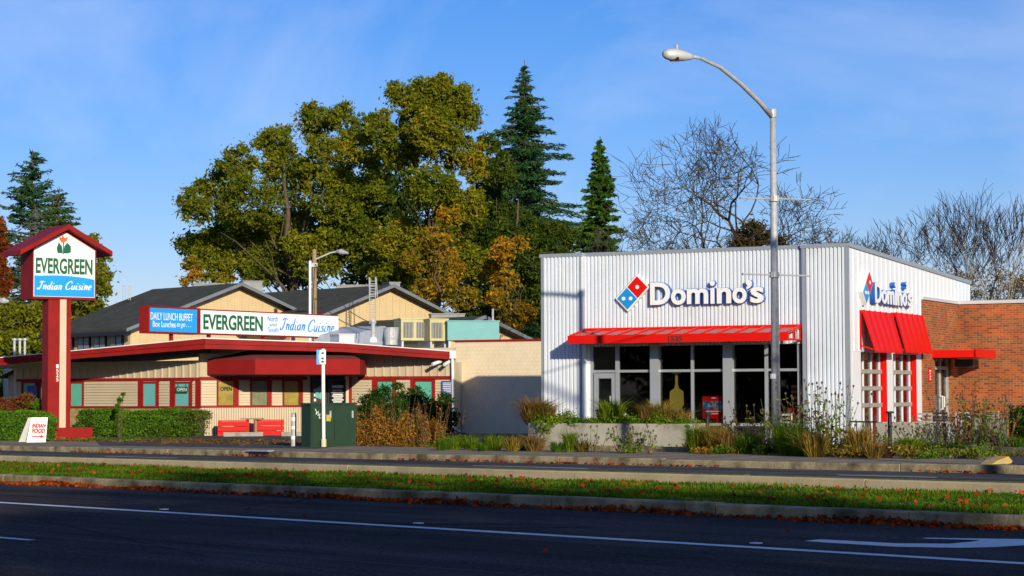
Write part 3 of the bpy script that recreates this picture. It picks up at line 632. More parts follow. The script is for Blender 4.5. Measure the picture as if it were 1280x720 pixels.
while y<BACK-.1:
    lo_=zO+.02 if y<yB0 else (zBt if y<yB1+.3 else zg)
    mb=MB(); mb.box(FD,WD+.001,WD+.022,y,y+.04,lo_,zp(y)-.06); y+=.42; build('side_rib',mb,M['white'],shop)
# metal caps and corner trims
cap=MB()
for a,b,yy in ((-.05,xb1+.04,-.05),(xb1+.04,xb2-.04,YC-.05),(xb2-.04,WD+.05,-.05)):
    cap.box(FD,a,b,yy,yy+.35,zT-.03,zT+.07)
build('parapet_cap',cap,M['trimgrey'],shop)
cap=MB(); cap.prism([FD.w(WD-.25,.0,zT-.028),FD.w(WD+.055,.0,zT-.028),FD.w(WD+.055,.0,zT+.074),FD.w(WD-.25,.0,zT+.074)],[FD.w(WD-.25,BACK,zTb-.028),FD.w(WD+.055,BACK,zTb-.028),FD.w(WD+.055,BACK,zTb+.074),FD.w(WD-.25,BACK,zTb+.074)])
build('side_parapet_cap',cap,M['trimgrey'],shop)
mb=MB(); mb.box(FD,WD-.10,WD+.012,-.045,.03,zg,zT-.032); mb.box(FD,-.01,.05,-.04,.03,zg,zT-.032); mb.box(FD,xb1-.06,xb1+.004,-.04,.02,zg,zT-.032); mb.box(FD,xb2-.004,xb2+.075,-.04,.02,zg,zT-.032)
build('corner_trim',mb,M['trimgrey'],shop)
mb=MB(); mb.box(FD,xb1+.006,FD.pix(734,400,YC)[0],-.02,YC-.001,zg,zT-.032); build('smooth_pilaster',mb,M['white'],shop)
mb=MB(); mb.box(FD,.2,WD-.2,.45,BACK-.2,zT-.75,zT-.6); build('roof_deck',mb,M['whiteroof'],shop)
# interior
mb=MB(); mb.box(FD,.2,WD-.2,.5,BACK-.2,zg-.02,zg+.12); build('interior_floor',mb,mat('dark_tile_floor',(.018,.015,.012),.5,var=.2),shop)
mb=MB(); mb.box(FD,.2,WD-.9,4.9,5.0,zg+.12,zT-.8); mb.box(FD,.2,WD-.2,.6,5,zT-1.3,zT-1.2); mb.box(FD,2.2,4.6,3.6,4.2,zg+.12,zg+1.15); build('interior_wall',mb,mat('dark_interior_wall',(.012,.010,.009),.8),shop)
# storefront glazing
YW=YC+.06
def fx(px,y=YW): return FD.pix(px,480,y)[0]
def fz(px,py,y=YW): return FD.pix(px,py,y)[1]
ztr=fz(870,463.2); xl=fx(738); xr=fx(1000)
def bar(nm,x0,x1,z0,z1,y0=YW-.04,y1=YW+.05,mt='alu'):
    b=MB(); b.box(FD,x0,x1,y0,y1,z0,z1); return build(nm,b,M[mt],shop)
for i,(a,b,dy) in enumerate(((738,742,0),(770,774.5,0),(815,825.5,.1),(864.3,867.5,0),(906,917.5,.1),(956.5,960.3,0),(997.5,1000.5,0))):
    bar('mullion',fx(a),fx(b),zg,zwin,YW-.04-dy,YW+.05+.002*i)
bar('transom',xl,xr,ztr-.035,ztr+.035,YW-.030,YW+.045); bar('sill',xl+1.0,xr,zsl-.04,zsl+.03,YW-.034,YW+.04); bar('head_frame',xl,xr,zwin-.06,zwin+.0,YW-.03,YW+.04)
xs=[(742,770),(774.5,815),(825.5,864.3),(867.5,906),(917.5,956.5),(960.3,997.5)]
for a,b in xs:
    for z0,z1 in ((ztr+.035,zwin-.06),(zsl+.03 if a>745 else zg+.1,ztr-.035)):
        g=MB(); g.box(FD,fx(a)+.002,fx(b)-.002,YW+.0,YW+.012,z0,z1); build('window_pane',g,M['glass'],shop)
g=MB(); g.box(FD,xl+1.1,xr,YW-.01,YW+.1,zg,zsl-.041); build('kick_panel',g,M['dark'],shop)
d=MB(); dx0,dx1=fx(743.5),fx(769); dzt=fz(755,466.5)
d.box(FD,dx0,fx(748.5),YW-.06,YW-.008,zg+.1,dzt); d.box(FD,fx(765.5),dx1,YW-.06,YW-.008,zg+.1,dzt); d.box(FD,fx(748.5),fx(765.5),YW-.06,YW-.008,fz(755,473),dzt); d.box(FD,fx(748.5),fx(765.5),YW-.06,YW-.008,zg+.1,zg+.35)
dd=build('door',d,M['alu'],shop); h=MB(); h.tube([FD.w(fx(764.5),YW-.1,zg+.95),FD.w(fx(764.5),YW-.1,zg+1.35)],.018,6); build('handle',h,M['galv'],dd)
g=MB(); g.box(FD,fx(749.2),fx(750.8),YW+.15,YW+.17,zg+.3,ztr+.5); build('door_blind_strip',g,M['gold'],shop) if False else None
# front awning: red steel frame, ribs and sheet
aw=MB(); YA=-1.02
ax0=FD.pix(710,430,YA)[0]; ax1=FD.pix(985.5,425,YA)[0]; zb_=FD.pix(850,427.8,YA)[1]; zt_=FD.pix(850,417.2,YA)[1]; zw_=FD.pix(850,411.5,YC)[1]+.02
aw.box(FD,ax0,ax1,YA-.03,YA+.03,zb_,zt_); build('awning_fascia',aw,M['red'],shop)
aw=MB(); aw.pyz(FD,[(YA+.03,zt_-.05),(YC-.03,zw_-.05),(YC-.03,zw_-.02),(YA+.03,zt_-.02)],ax0+.03,ax1-.05)
build('awning_sheet',aw,mat('translucent_awning_sheet',(.48,.20,.17),.6,var=.05),shop)
n=13
for i in range(n+1):
    x=ax0+.03+(ax1-ax0-.09)*i/n; b=MB(); b.pyz(FD,[(YA+.03,zt_-.019),(YC-.125,zw_-.019),(YC-.125,zw_+.03),(YA+.03,zt_+.02)],x,x+.05); build('awning_rib',b,M['red'],shop)
b=MB(); b.box(FD,ax0,ax1,YC-.12,YC-.05,zw_-.06,zw_+.05); 
for x in (ax0,ax1-.05): b.tube([FD.w(x+.025,YA,zb_+.04),FD.w(x+.025,YC-.03,zb_+.04)],.03,6); b.tube([FD.w(x+.025,YC-.06,zb_+.0),FD.w(x+.025,YC-.06,zw_)],.03,6)
b.box(FD,ax1-.05,ax1,-.5,-.44,zb_+.03,(zt_+zw_)/2-.02)
build('awning_frame',b,M['red'],shop)
ftext('street_number','1535',FD,835.5,853,419.6,426.8,YA-.032,.012,M['darkwood'],shop,offset=.02)
# logo tile and channel letters on the front; same again on the side
def tile(f2w,cx,cz,s,dep,par):
    """two-square tile set on its corner; f2w(a,b,d): a along, b up, d outwards"""
    r2=math.sqrt(.5); U=(r2,r2); V=(r2,-r2)      # U points up-right (long side)
    def q(u,v,d): return f2w(cx+U[0]*u+V[0]*v,cz+U[1]*u+V[1]*v,d)
    def sl(u0,u1,v0,v1,d0,d1): return MB().prism([q(u0,v0,d0),q(u1,v0,d0),q(u1,v1,d0),q(u0,v1,d0)],[q(u0,v0,d1),q(u1,v0,d1),q(u1,v1,d1),q(u0,v1,d1)])
    t=build('logo_tile',sl(-s*1.1,s*1.1,-s*.62,s*.62,.0,dep),M['signwhite'],par)
    build('red_square',sl(s*.04,s*1.0,-s*.52,s*.52,dep,dep+.015),M['red'],t); build('blue_square',sl(-s*1.0,-s*.04,-s*.52,s*.52,dep,dep+.015),M['domblue'],t)
    for u,v in ((.52,0),(-.70,-.18),(-.34,.18)):
        m_=MB(); pts=[(u*s+.13*s*math.cos(k*pi/6),v*s+.13*s*math.sin(k*pi/6)) for k in range(12)]
        m_.prism([q(a,b,dep+.015) for a,b in pts],[q(a,b,dep+.03) for a,b in pts]); build('white_pip',m_,M['signwhite'],t)
def letters(f2w,exv,nrm,spec,depth,par):
    for ch,a0,a1,z0,z1 in spec:
        if ch=='i':
            e=Vector(exv); nn=Vector(nrm); w_=(a1-a0); hs_=(z1-z0)*.68
            def blk_(m_,p0,d0,d1,i):
                m_.prism([f2w(a0+w_*.10+i,z0+i,d0),f2w(a1-w_*.10-i,z0+i,d0),f2w(a1-w_*.10-i,z0+hs_-i,d0),f2w(a0+w_*.10+i,z0+hs_-i,d0)],[f2w(a0+w_*.10+i,z0+i,d1),f2w(a1-w_*.10-i,z0+i,d1),f2w(a1-w_*.10-i,z0+hs_-i,d1),f2w(a0+w_*.10+i,z0+hs_-i,d1)])
                rr=(z1-z0)*.125-i*.5; c=((a0+a1)/2,z1-(z1-z0)*.125); ww=w_/2*.95-i
                o_=[(c[0]+ww*math.cos(k*pi/8),c[1]+rr*math.sin(k*pi/8)) for k in range(16)]; m_.prism([f2w(p,q_,d0) for p,q_ in o_],[f2w(p,q_,d1) for p,q_ in o_]); return m_
            L=build('letter',blk_(MB(),0,.03,.03+depth,0),M['letterblue'],par); build('letter_face',blk_(MB(),0,.031+depth,.045+depth,.008),M['signwhite'],L); continue
        L=text('letter',ch,f2w(a0,z0,.03),exv,(0,0,1),a1-a0,z1-z0,depth,M['letterblue'],par,offset=.03,nrm=nrm)
        i=.02*(a1-a0); text('letter_face',ch,f2w(a0+i,z0+i,.03+depth),exv,(0,0,1),(a1-a0)-2*i,(z1-z0)-2*i,.015,M['signwhite'],L,offset=.028,nrm=nrm)
f2=lambda a,b,d: FD.w(a,YC-.03-d,b)
lx=lambda px: FD.pix(px,370,YC-.18)[0]
lz=lambda px,py: FD.pix(px,py,YC-.18)[1]
tc_=(lx(790),lz(790,366)); tile(f2,tc_[0],tc_[1],(lz(796,345.6)-lz(784,386.5))/2*.94,.12,shop)
zb0=lz(825,381.6); zD=lz(825,352.3); zx=lz(848,360.8); zi=lz(890,350.3)
letters(f2,(*FD.ex,0),(-FD.ey[0],-FD.ey[1],0),[('D',lx(812.5),lx(838.5),zb0,zD),('o',lx(838.6),lx(857.8),zb0-.01,zx),('m',lx(858.4),lx(886),zb0,zx),('i',lx(887.3),lx(894.3),zb0,zi),('n',lx(896),lx(914.6),zb0,zx),('o',lx(915.4),lx(934),zb0-.01,zx),('\u2019',lx(932.5),lx(940.5),lz(936,362),lz(936,349.6)),('s',lx(938),lx(955.5),zb0-.01,zx)],.13,shop)
f3=lambda a,b,d: FD.w(WD+d,a,b)
sy=lambda px: FD.side(px,370,WD+.2)[0]
sz=lambda px,py: FD.side(px,py,WD+.2)[1]
tile(f3,sy(1087.6),sz(1087.6,359.5),(sz(1090,340.5)-sz(1085,378.5))/2*.94,.14,shop)
zb1=sz(1100,379.3); zD1=sz(1100,353.5); zx1=sz(1107,362); zi1=sz(1122,352.8)
letters(f3,(*FD.ey,0),(*FD.ex,0),[('D',sy(1095.5),sy(1103.6),zb1,zD1),('o',sy(1103.8),sy(1110.3),zb1,zx1),('m',sy(1110.6),sy(1119.6),zb1,zx1),('i',sy(1120.2),sy(1122.8),zb1,zi1),('n',sy(1123.3),sy(1129.2),zb1,zx1),('o',sy(1129.6),sy(1135.2),zb1,zx1),('\u2019',sy(1134.3),sy(1137.2),sz(1136,361.5),sz(1136,352.5)),('s',sy(1136.3),sy(1142),zb1,zx1)],.13,shop)
# garage-door windows on the side
for k,(ya,yb) in enumerate(yO):
    z0=zg+.1; gy=.2
    J=MB(); J.box(FD,WD-gy-.03,WD-.003,yb-.035,yb+.0,z0,zO); J.box(FD,WD-gy,WD-.003,ya,ya+.02,z0,zO); build('window_jamb',J,M['red'],shop)
    fr=MB(); xq=WD-gy; w=(yb-.035-ya)
    for t in (0,.30,.62,.955): fr.box(FD,xq-.02,xq+.05,ya+.02+w*t*.97,ya+.02+w*t*.97+.048,z0,zO)
    frp=build('window_frame',fr,M['white'],shop)
    for py in (464.3,485.3,506.3):
        zz=sd(1095,py)[1]; r=MB(); r.box(FD,xq-.02,xq+.065,ya+.02,yb-.04,zz-.055,zz+.055); build('window_rail',r,M['hvacgrey'],frp)
    g=MB(); g.box(FD,xq+.0,xq+.012,ya+.02,yb-.04,z0,zO); build('window_pane',g,M['gbglass'],frp)
    q=MB(); q.box(FD,xq-.45,xq-.4,ya+.2+(yb-ya)*.45,yb+.35,z0,zO-.1); build('jamb_reflection',q,M['red'],shop)  # red panel behind the glass stands in for the jamb's reflection
# sloped side awnings, hung over the two windows
for k,(a,b,ta,tb,la,lb) in enumerate(((1076,1113,387.5,390.8,(1094,440),(1128.7,440.5)),(1116.7,1151.3,390.5,394.2,(1132.5,440.8),(1165.8,442)))):
    pr=.3; y0,z0=FD.side(a,ta,WD+.06)
    while pr<1.3 and FD.side(*la,WD+pr)[0]>y0+.02: pr+=.01
    print('PR',k,pr,y0); y1=FD.side(b,tb,WD+.06)[0]; ya,za=FD.side(*la,WD+pr); yb=FD.side(*lb,WD+pr)[0]
    y0=(y0+ya)/2 if abs(y0-ya)<.5 else y0; y1=(y1+yb)/2 if abs(y1-yb)<.5 else y1
    y1-=.10; s=MB(); zt=z0; zl=za
    s.pyz(FD,[],0,0) if False else None
    prof=[(WD+.06,zt),(WD+.12,zt),(WD+pr,zl+.03),(WD+pr,zl),(WD+.10,zt-.07),(WD+.06,zt-.07)]
    s.prism([FD.w(x,y0,z) for x,z in prof],[FD.w(x,y1,z) for x,z in prof]); A=build('side_awning',s,M['red'],shop)
    for i in range(6):
        y=y0+(y1-y0-.04)*i/5; r=MB(); pf=[(WD+.12,zt+.0),(WD+.15,zt+.02),(WD+pr+.02,zl+.05),(WD+pr,zl+.03)]
        r.prism([FD.w(x,y,z) for x,z in pf],[FD.w(x,y+.04,z) for x,z in pf]); build('awning_seam',r,M['red'],A)
    b_=MB()
    for y in (y0+.02,y1-.06):
        b_.box(FD,WD+.01,WD+.06,y,y+.05,zl+.1,zt); b_.tube([FD.w(WD+.03,y+.025,zl+.18),FD.w(WD+pr-.04,y+.025,zl+.06)],.022,6)
    build('awning_bracket',b_,M['red'],A)
# brick wing
zk=FD.side(1175,375.5,WD+.02)[1]-.05
yd0,yd1=sd(1167,480)[0],sd(1187,480)[0]; zd=sd(1177,457)[1]; zd2=sd(1177,448)[1]
mb=MB(); x0,x1=WD-.19,WD+.05; RX=WD+26
mb.box(FD,x0,x1,yB0,yd0,zg-.1,zk); mb.box(FD,x0,x1,yd1,yB1+.0,zg-.1,zk); mb.box(FD,x0,x1-.001,yd0,yd1,zd2,zk)
mb.box(FD,WD+.052,RX,yB1-.002+.0,yB1+.25,zg-.1,zk-.002); mb.box(FD,RX-.25,RX,yB1+.25,yB1+9,zg-.1,zk)
build('brick_wall',mb,M['brick'],shop)
mb=MB(); mb.box(FD,x0-.03,x1+.05,yB0-.03,yB1+.04,zk,zk+.09); mb.box(FD,WD+.10,RX+.05,yB1-.06,yB1+.3,zk+.002,zk+.105); build('coping',mb,mat('pale_metal_coping',(.60,.62,.62),.45,.2,var=.05),shop)
mb=MB(); mb.box(FD,WD+.05,RX-.25,yB1+.25,yB1+9,zk-.5,zk-.4); build('wing_roof',mb,M['whiteroof'],shop)
d=MB(); xx=WD-.08
for t0,t1 in ((0,.1),(.47,.53),(.9,1)): d.box(FD,xx-.03,xx+.05,yd0+(yd1-yd0)*t0,yd0+(yd1-yd0)*t1,zg+.02,zd2)
d.box(FD,xx-.031,xx+.051,yd0,yd1,zd-.12,zd-.02); dr_=build('wing_door',d,M['galv'],shop)
g=MB(); g.box(FD,xx,xx+.012,yd0,yd1,zg+.05,zd2); build('door_glass',g,M['gbglass'],dr_)
h=MB()
for s_ in (-.1,.1):
    yy=(yd0+yd1)/2+s_; h.tube([FD.w(xx+.05,yy,zg+.9),FD.w(xx+.13,yy,zg+.92),FD.w(xx+.13,yy,zg+1.28),FD.w(xx+.05,yy,zg+1.3)],.018,6)
build('handle',h,M['signwhite'],dr_)
q=MB(); ya,za=sd(1168,433.5,WD+.06); yb,_=sd(1197,433.5,WD+.06); zc=FD.side(1195,446,WD+1.1)[1]
pw=1.35
for yy in (yd0-.3,yd1+.15): q.box(FD,WD+.05,WD+pw,yy,yy+.08,zc,zc+.22)
q.box(FD,WD+pw-.06,WD+pw+.02,yd0-.3,yd1+.23,zc-.01,zc+.24); q.box(FD,WD+.05,WD+pw-.06,yd0-.2,yd1+.14,zc+.08,zc+.14); cn=build('door_canopy',q,M['red'],shop)
q=MB(); q.box(FD,WD+.3,WD+.85,yd1-.5,yd1+.05,zc-.26,zc-.02); build('heater_box',q,M['black'],shop)
yS,zS=sd(1162,459.5,WD+.06); zS2=sd(1162,477)[1]; q=MB(); q.box(FD,WD+.05,WD+.075,yS-.18,yS+.18,zS2,zS); vs=build('vertical_sign',q,M['red'],shop)
for i,ch in enumerate('1535'):
    zz=zS-.05-(i+1)*(zS-zS2-.08)/4; text('sign_digit',ch,FD.w(WD+.076,yS-.09,zz+.015),(*FD.ey,0),(0,0,1),.18,(zS-zS2-.08)/4-.035,.004,M['signwhite'],vs,offset=.02,nrm=(*FD.ex,0))
# things behind the shop window
t=thing('pizza_peel_sign','large yellow pizza peel standing behind the middle shop window','window display',FD.w(fx(846),YW+.25,zg+.12),AD)
pc=fx(846,YW+.25); zz0=fz(846,512.5,YW+.25); zz1=fz(846,488,YW+.25); hw=(fx(855)-fx(837.5))/2
pl=[(pc-hw*.2,zz1+.16),(pc-hw*.3,zz1+.06),(pc-hw*.95,zz1-.03),(pc-hw,zz0+.14),(pc-hw*.55,zz0+.01),(pc,zz0-.02),(pc+hw*.55,zz0+.01),(pc+hw,zz0+.14),(pc+hw*.95,zz1-.03),(pc+hw*.3,zz1+.06),(pc+hw*.2,zz1+.16)]
build('blade',MB().pxz(FD,pl,YW+.22,YW+.25),M['gold'],t)
q=MB(); q.box(FD,pc-.035,pc+.035,YW+.22,YW+.25,zz1+.16,fz(846,467)); q.box(FD,pc-.13,pc+.13,YW+.215,YW+.255,fz(846,467),fz(846,464.6)-.0); build('handle',q,M['gold'],t)
q=MB(); q.box(FD,pc-.03,pc-.01,YW+.3,YW+.5,zg+.12,zz0+.2); q.box(FD,pc+.1,pc+.13,YW+.3,YW+.32,zg+.12,zz0+.2); build('stand',q,M['galv'],t)
t=thing('promotion_poster','red poster with a blue picture inside the shop window right of the peel','poster',FD.w(fx(889),YW+.1,zg+.12),AD)
q=MB(); q.box(FD,fx(876.5),fx(903),YW+.08,YW+.10,fz(889,523.5),fz(889,495.5)); build('board',q,M['red'],t)
q=MB(); q.box(FD,fx(877.3),fx(902.2),YW+.074,YW+.079,fz(889,511.8),fz(889,501.4)); build('picture',q,mat('poster_picture',(.02,.10,.35),.5,var=.8,vs=6,col2=(.45,.35,.28),c2s=7,c2p=(.5,.58)),t)
q=MB()
for a,b,c_ in ((888,893,497.5),(881,900,514.2),(886,896,517)): q.box(FD,fx(a),fx(b),YW+.074,YW+.079,fz(889,c_+.7),fz(889,c_-.6))
build('white_print',q,M['signwhite'],t)
q=MB(); q.box(FD,fx(893),fx(896.5),YW+.1,YW+.13,zg+.1,fz(889,523)); q.box(FD,fx(880),fx(883),YW+.1,YW+.13,zg+.1,fz(889,523)); build('leg',q,M['red'],t)
def boxpile(nm,lab,px0,px1,pyb,rows,cat):
    t=thing(nm,lab,cat,FD.w(fx((px0+px1)/2),YW+.3,zg+.12),AD); q=MB(); x0_,x1_=fx(px0),fx(px1); z=fz(px0,pyb,YW+.3)
    for i in range(rows): b=MB(); o=R.uniform(-.02,.02); b.box(FD,x0_+o,x1_+o,YW+.25,YW+.65,z+.075*i,z+.075*i+.066); build('pizza_box',b,mat('pizza_box_card',(.36,.20,.10),.8) if i%2 else M['awnred'],t)
    b=MB(); b.box(FD,x0_-.1,x1_+.05,YW+.2,YW+.7,z-.3,z-.02); build('counter',b,M['red'],t)
boxpile('pizza_box_stack','stack of brown pizza boxes on a red counter behind the rightmost window',985,998,509,8,'boxes')
t=thing('red_stool','red seat glimpsed through the glass of the shop door','seat',FD.w(fx(757),YW+.5,zg+.12),AD)
q=MB(); q.box(FD,fx(749),fx(766),YW+.45,YW+.8,zg+.45,fz(757,514,YW+.5)-.0); build('seat',q,M['red'],t); q=MB(); q.box(FD,fx(755),fx(759),YW+.55,YW+.65,zg+.12,zg+.45); build('leg',q,M['black'],t)
t=thing('sunlit_wall_wedges','gold wedges painted as sunlight on the wall inside the glass shop door','sunlit_wedge',FD.w(fx(750),YW+1.2,zg+.12),AD)  # gold wedges stand in for sunlight on the interior wall
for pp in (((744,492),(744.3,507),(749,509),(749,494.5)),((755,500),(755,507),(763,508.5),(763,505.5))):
    pts=[FD.pix(a,b,YW+1.0) for a,b in pp]; build('sunlit_wedge',MB().pxz(FD,pts,YW+1.0,YW+1.03),M['gold'],t)
def cafe_chair(lab,x,y,fr,z0,rz,mt='galv',group=None):
    t=thing('cafe_chair',lab,'chair',fr.w(x,y,z0),fr.a+rz,group); f=Frame(*fr.w(x,y,0).xy,fr.a+rz)
    q=MB(); q.box(f,-.2,.2,-.2,.2,z0+.43,z0+.46); build('seat',q,M[mt],t); q=MB()
    for zz in (.62,.72,.82): q.box(f,-.19,.19,.19,.21,z0+zz,z0+zz+.05)
    build('backrest',q,M[mt],t)
    for a,b,hh in ((-.18,-.18,.44),(.18,-.18,.44),(-.2,.2,.88),(.2,.2,.88)):
        q=MB(); q.tube([f.w(a*1.08,b*1.05,z0),f.w(a,b,z0+hh)],.015,5); build('leg',q,M[mt],t)
    return t
cafe_chair('metal cafe chair behind the planter below the third window pane',fx(796),-1.2,FD,zg,.2,'signwhite')
cafe_chair('white framed cafe chair right of the street lamp base',fx(994),-1.0,FD,zg,-.5,'signwhite')
# patio furniture behind the right planter
pf=lambda px,py,x: FD.side(px,py,x)
def cafe_table(lab,x,y,fr,z0,mt='black'):
    t=thing('cafe_table',lab,'table',fr.w(x,y,z0),fr.a); q=MB(); c=fr.w(x,y,0); q.cyl(c.x,c.y,z0+.70,z0+.73,.36,16); build('table_top',q,M[mt],t)
    q=MB(); q.cyl(c.x,c.y,z0+.03,z0+.70,.03,8); q.cyl(c.x,c.y,z0,z0+.03,.22,12); build('pedestal',q,M['galv'],t)
for i,(yy,lab) in enumerate(((2.2,'black cafe table on the patio beside the first garage window'),(5.0,'black cafe table on the patio beside the second garage window'),(7.8,'black cafe table on the patio near the brick corner'))): cafe_table(lab,WD+1.6,yy,FD,zg)
for i,(yy,xx_,rz,lab) in enumerate(((1.3,1.7,3.0,'dark cafe chair with its back to the road, nearest the corner of the shop'),(3.1,1.5,.2,'dark cafe chair facing the road, beside the first table'),(4.2,1.9,3.3,'dark cafe chair between the two garage window tables'),(6.0,1.6,.1,'dark cafe chair just before the brick wall'),(7.0,2.1,2.8,'dark cafe chair in front of the wing door'))): cafe_chair(lab,WD+xx_,yy,FD,zg,rz,'black' if i%2 else 'galv')
# ---- concrete planters
def planter(lab,poly,z0,z1,soil,joints=()):
    b0=poly[0]; t=thing('concrete_planter',lab,'planter',(b0[0],b0[1],z0)); n=len(poly)
    # outline as wall ring .16 thick
    cx=sum(p[0] for p in poly)/n; cy=sum(p[1] for p in poly)/n
    inn=[]
    for i in range(n):
        p=Vector(poly[i]); a=Vector(poly[i-1]); b=Vector(poly[(i+1)%n]); e1=(p-a).normalized(); e2=(b-p).normalized(); nn=Vector((-(e1.y+e2.y),e1.x+e2.x)).normalized(); 
        if nn.dot(Vector((cx,cy))-p)<0: nn=-nn
        inn.append(tuple(p+nn*.17))
    for i in range(n):
        j=(i+1)%n; q=MB(); q.prism([(*poly[i],z0),(*poly[j],z0),(*inn[j],z0),(*inn[i],z0)],[(*poly[i],z1),(*poly[j],z1),(*inn[j],z1),(*inn[i],z1)]); build('wall_panel',q,M['conc'],t)
    q=MB(); q.prism([(*p,z1-.3) for p in inn],[(*p,z1-.06) for p in inn]); build('soil',q,M['soil'],t); return t
YP=-2.35
zPt=FD.pix(760,529.4,YP)[1]; zPb=zg-.05
xa=FD.pix(657,540,YP)[0]; xm1=FD.pix(694,540,YP)[0]; xm2=FD.pix(735,540,YP)[0]; xe=FD.pix(859,540,YP)[0]
pol=[FD.w(xa-.25,YP+.9,0).xy[:],FD.w(xa-.05,YP+.25,0).xy[:],FD.w(xa+.35,YP+.02,0).xy[:],FD.w(xm1,YP,0).xy[:],FD.w(xm2,YP,0).xy[:],FD.w((xm2+xe)/2,YP,0).xy[:],FD.w(xe,YP,0).xy[:],FD.w(xe+.1,YP+1.3,0).xy[:],FD.w(xa-.2,YP+1.3,0).xy[:]]
pol=[tuple(p) for p in pol]
pl1=planter('long low concrete planter in front of the left shop windows',pol,zPb,zPt,1)
# right planter
def gfr(px,Y): p=P(px,540,Y); return (p.x,p.y)
Yr=51.0; zr=P(1140,528.5,Yr).z; pr_=[gfr(1095,50.9),gfr(1138,50.5),gfr(1192,51.3),gfr(1194,52.6),gfr(1097,52.5)]
pl2=planter('short concrete planter in front of the patio chairs at the right',pr_,gz(*pr_[0])-.05,zr,1)
q=MB(); c=gfr(1180.5,50.62); q.box(Frame(*c,0),-.04,.04,-.04,.04,gz(*c),zr+.0); build('steel_post',q,M['black'],pl2)
pl3p=[gfr(1213,56.0),gfr(1257,55.2),gfr(1259,56.4),gfr(1214,57.2)]
planter('concrete planter box against the brick wall at the far right',pl3p,gz(*pl3p[0])-.05,P(1235,523.5,55.6).z,1)
# low kerb wall in front of planters, right of the pole and along the bed
def kerbwall(lab,a,b,h,wd=.15,name='low_kerb'):
    A=Vector(a);B=Vector(b); f=Frame(A.x,A.y,math.atan2(B.y-A.y,B.x-A.x)); q=MB(); z=min(gz(*a),gz(*b)); q.box(f,0,(B-A).length,0,wd,z-.05,z+h); o=build(name,q,M['kerbc']); recentre(o,(A.x,A.y,z)); return tag(o,lab,'kerb')
a=onground(655,562.3);b=onground(948,566.0); kerbwall('low concrete bed edging in front of the long planter',a.xy[:],b.xy[:],.14)
a=onground(1212,566.5); b=onground(1420,572); kerbwall('low concrete edging beside the driveway at the far right',a.xy[:],b.xy[:],.15)
p=onground(1238,580.5); f=Frame(p.x,p.y,.55); q=MB(); prof=[(0,0),(.5,.0),(.56,.07),(.46,.16),(.18,.09)]
q.pxz(f,[(a,b+p.z-.02) for a,b in prof],0,.3); o=build('kerb_end',q,M['rockyel']); recentre(o,tuple(p)); tag(o,'broken yellow painted kerb end at the driveway mouth on the right','kerb end')
q=MB(); p=onground(960.8+170,569) ; p=onground(1131,569); 
# ---- bollard lights
def bollard(lab,px,pyb,pyt,Y,par=None,r=.07,z0=None):
    b=P(px,pyb,Y); z0=gz(b.x,b.y) if z0 is None else z0; zt=P(px,pyt,Y).z; t=thing('bollard_light',lab,'bollard light',(b.x,b.y,z0))
    build('post',MB().cyl(b.x,b.y,z0,zt-.14,r*.72,12),M['black'],t,smooth=False); build('lamp_head',MB().tube([(b.x,b.y,zt-.14),(b.x,b.y,zt-.05),(b.x,b.y,zt-.045),(b.x,b.y,zt-.01),(b.x,b.y,zt)],[r*.72,r*.75,r*1.5,r*1.5,r*1.0],14),M['black'],t)
bollard('black bollard light in front of the right planter',1112.5,552,514,50.0)
bollard('black bollard light beside the brick wall at the far right',1264,551,506.5,54)
bollard('black bollard light left of the red poster window',884.5,556,515,53)
bollard('short black bollard light standing in the long planter',750,530,512,56.3,z0=zPt-.1,r=.09)
# railing by the right bed
a=onground(1066,560); t=thing('patio_railing','low black railing between the white corner and the right planter','railing',tuple(a)); q=MB()
A=P(1062,527,52.6);B=P(1097,527.5,52.2)
q.tube([A,B],.02,6); build('top_rail',q,M['black'],t)
for i in range(5):
    c=A.lerp(B,i/4); q=MB(); q.tube([(c.x,c.y,gz(c.x,c.y)),(c.x,c.y,c.z)],.014,5); build('picket',q,M['black'],t)
# ================================================================== STREET LAMP
pb=onground(970.5,568.5); zt=P(965.5,140,pb.y).z
SL=thing('street_lamp','tall galvanised street lamp in front of the pizza shop with a curved arm','street lamp',tuple(pb))
tp=P(966,140,pb.y)
q=MB(); q.tube([pb,pb.lerp(Vector((tp.x,tp.y,zt)),.5),(tp.x,tp.y,zt)],[.108,.088,.062],16); build('pole',q,M['galv'],SL,smooth=True)
q=MB(); q.tube([pb-Vector((0,0,.02)),pb+Vector((0,0,.05))],[.2,.2],12); build('base_flange',q,M['galv'],SL); q=MB(); q.tube([(tp.x,tp.y,zt-.12),(tp.x,tp.y,zt+.06)],[.085,.085],12); build('pole_cap',q,M['galv'],SL)
arm=[]
for px,py,k in ((965,146,0),(950,128,.16),(925,104,.40),(900,84,.64),(875,72.5,.86),(862,70,.97)): arm.append(P(px,py,pb.y-2.4*k))
q=MB(); q.tube(arm,[.062,.056,.050,.044,.038,.034],12); build('arm',q,M['galv'],SL,smooth=True)
h0=P(866,70.3,pb.y-2.4); h1=P(829,66,pb.y-2.7); dv=(h1-h0); q=MB(); pts=[h0+dv*t for t in (0,.12,.3,.7,.9,1)]; q.tube(pts,[.045,.075,.115,.15,.11,.05],12)
for i,v in enumerate(q.v): q.v[i]=(v[0],v[1],h0.z+(v[2]-h0.z)*.82+ (-.03 if v[2]<h0.z else 0))
hd=build('lamp_head',q,mat('lamp_housing',(.55,.56,.53),.5,.2,var=.08),SL,smooth=True)
c=h0+dv*.62; q=MB(); q.tube([c-Vector((0,0,.08)),c-Vector((0,0,.16))],[.13,.09],12); build('lens',q,M['dkglass'],hd)
c=h0+dv*.55; q=MB(); q.tube([c+Vector((0,0,.1)),c+Vector((0,0,.2))],[.04,.035],8); build('photocell',q,M['galv'],hd)
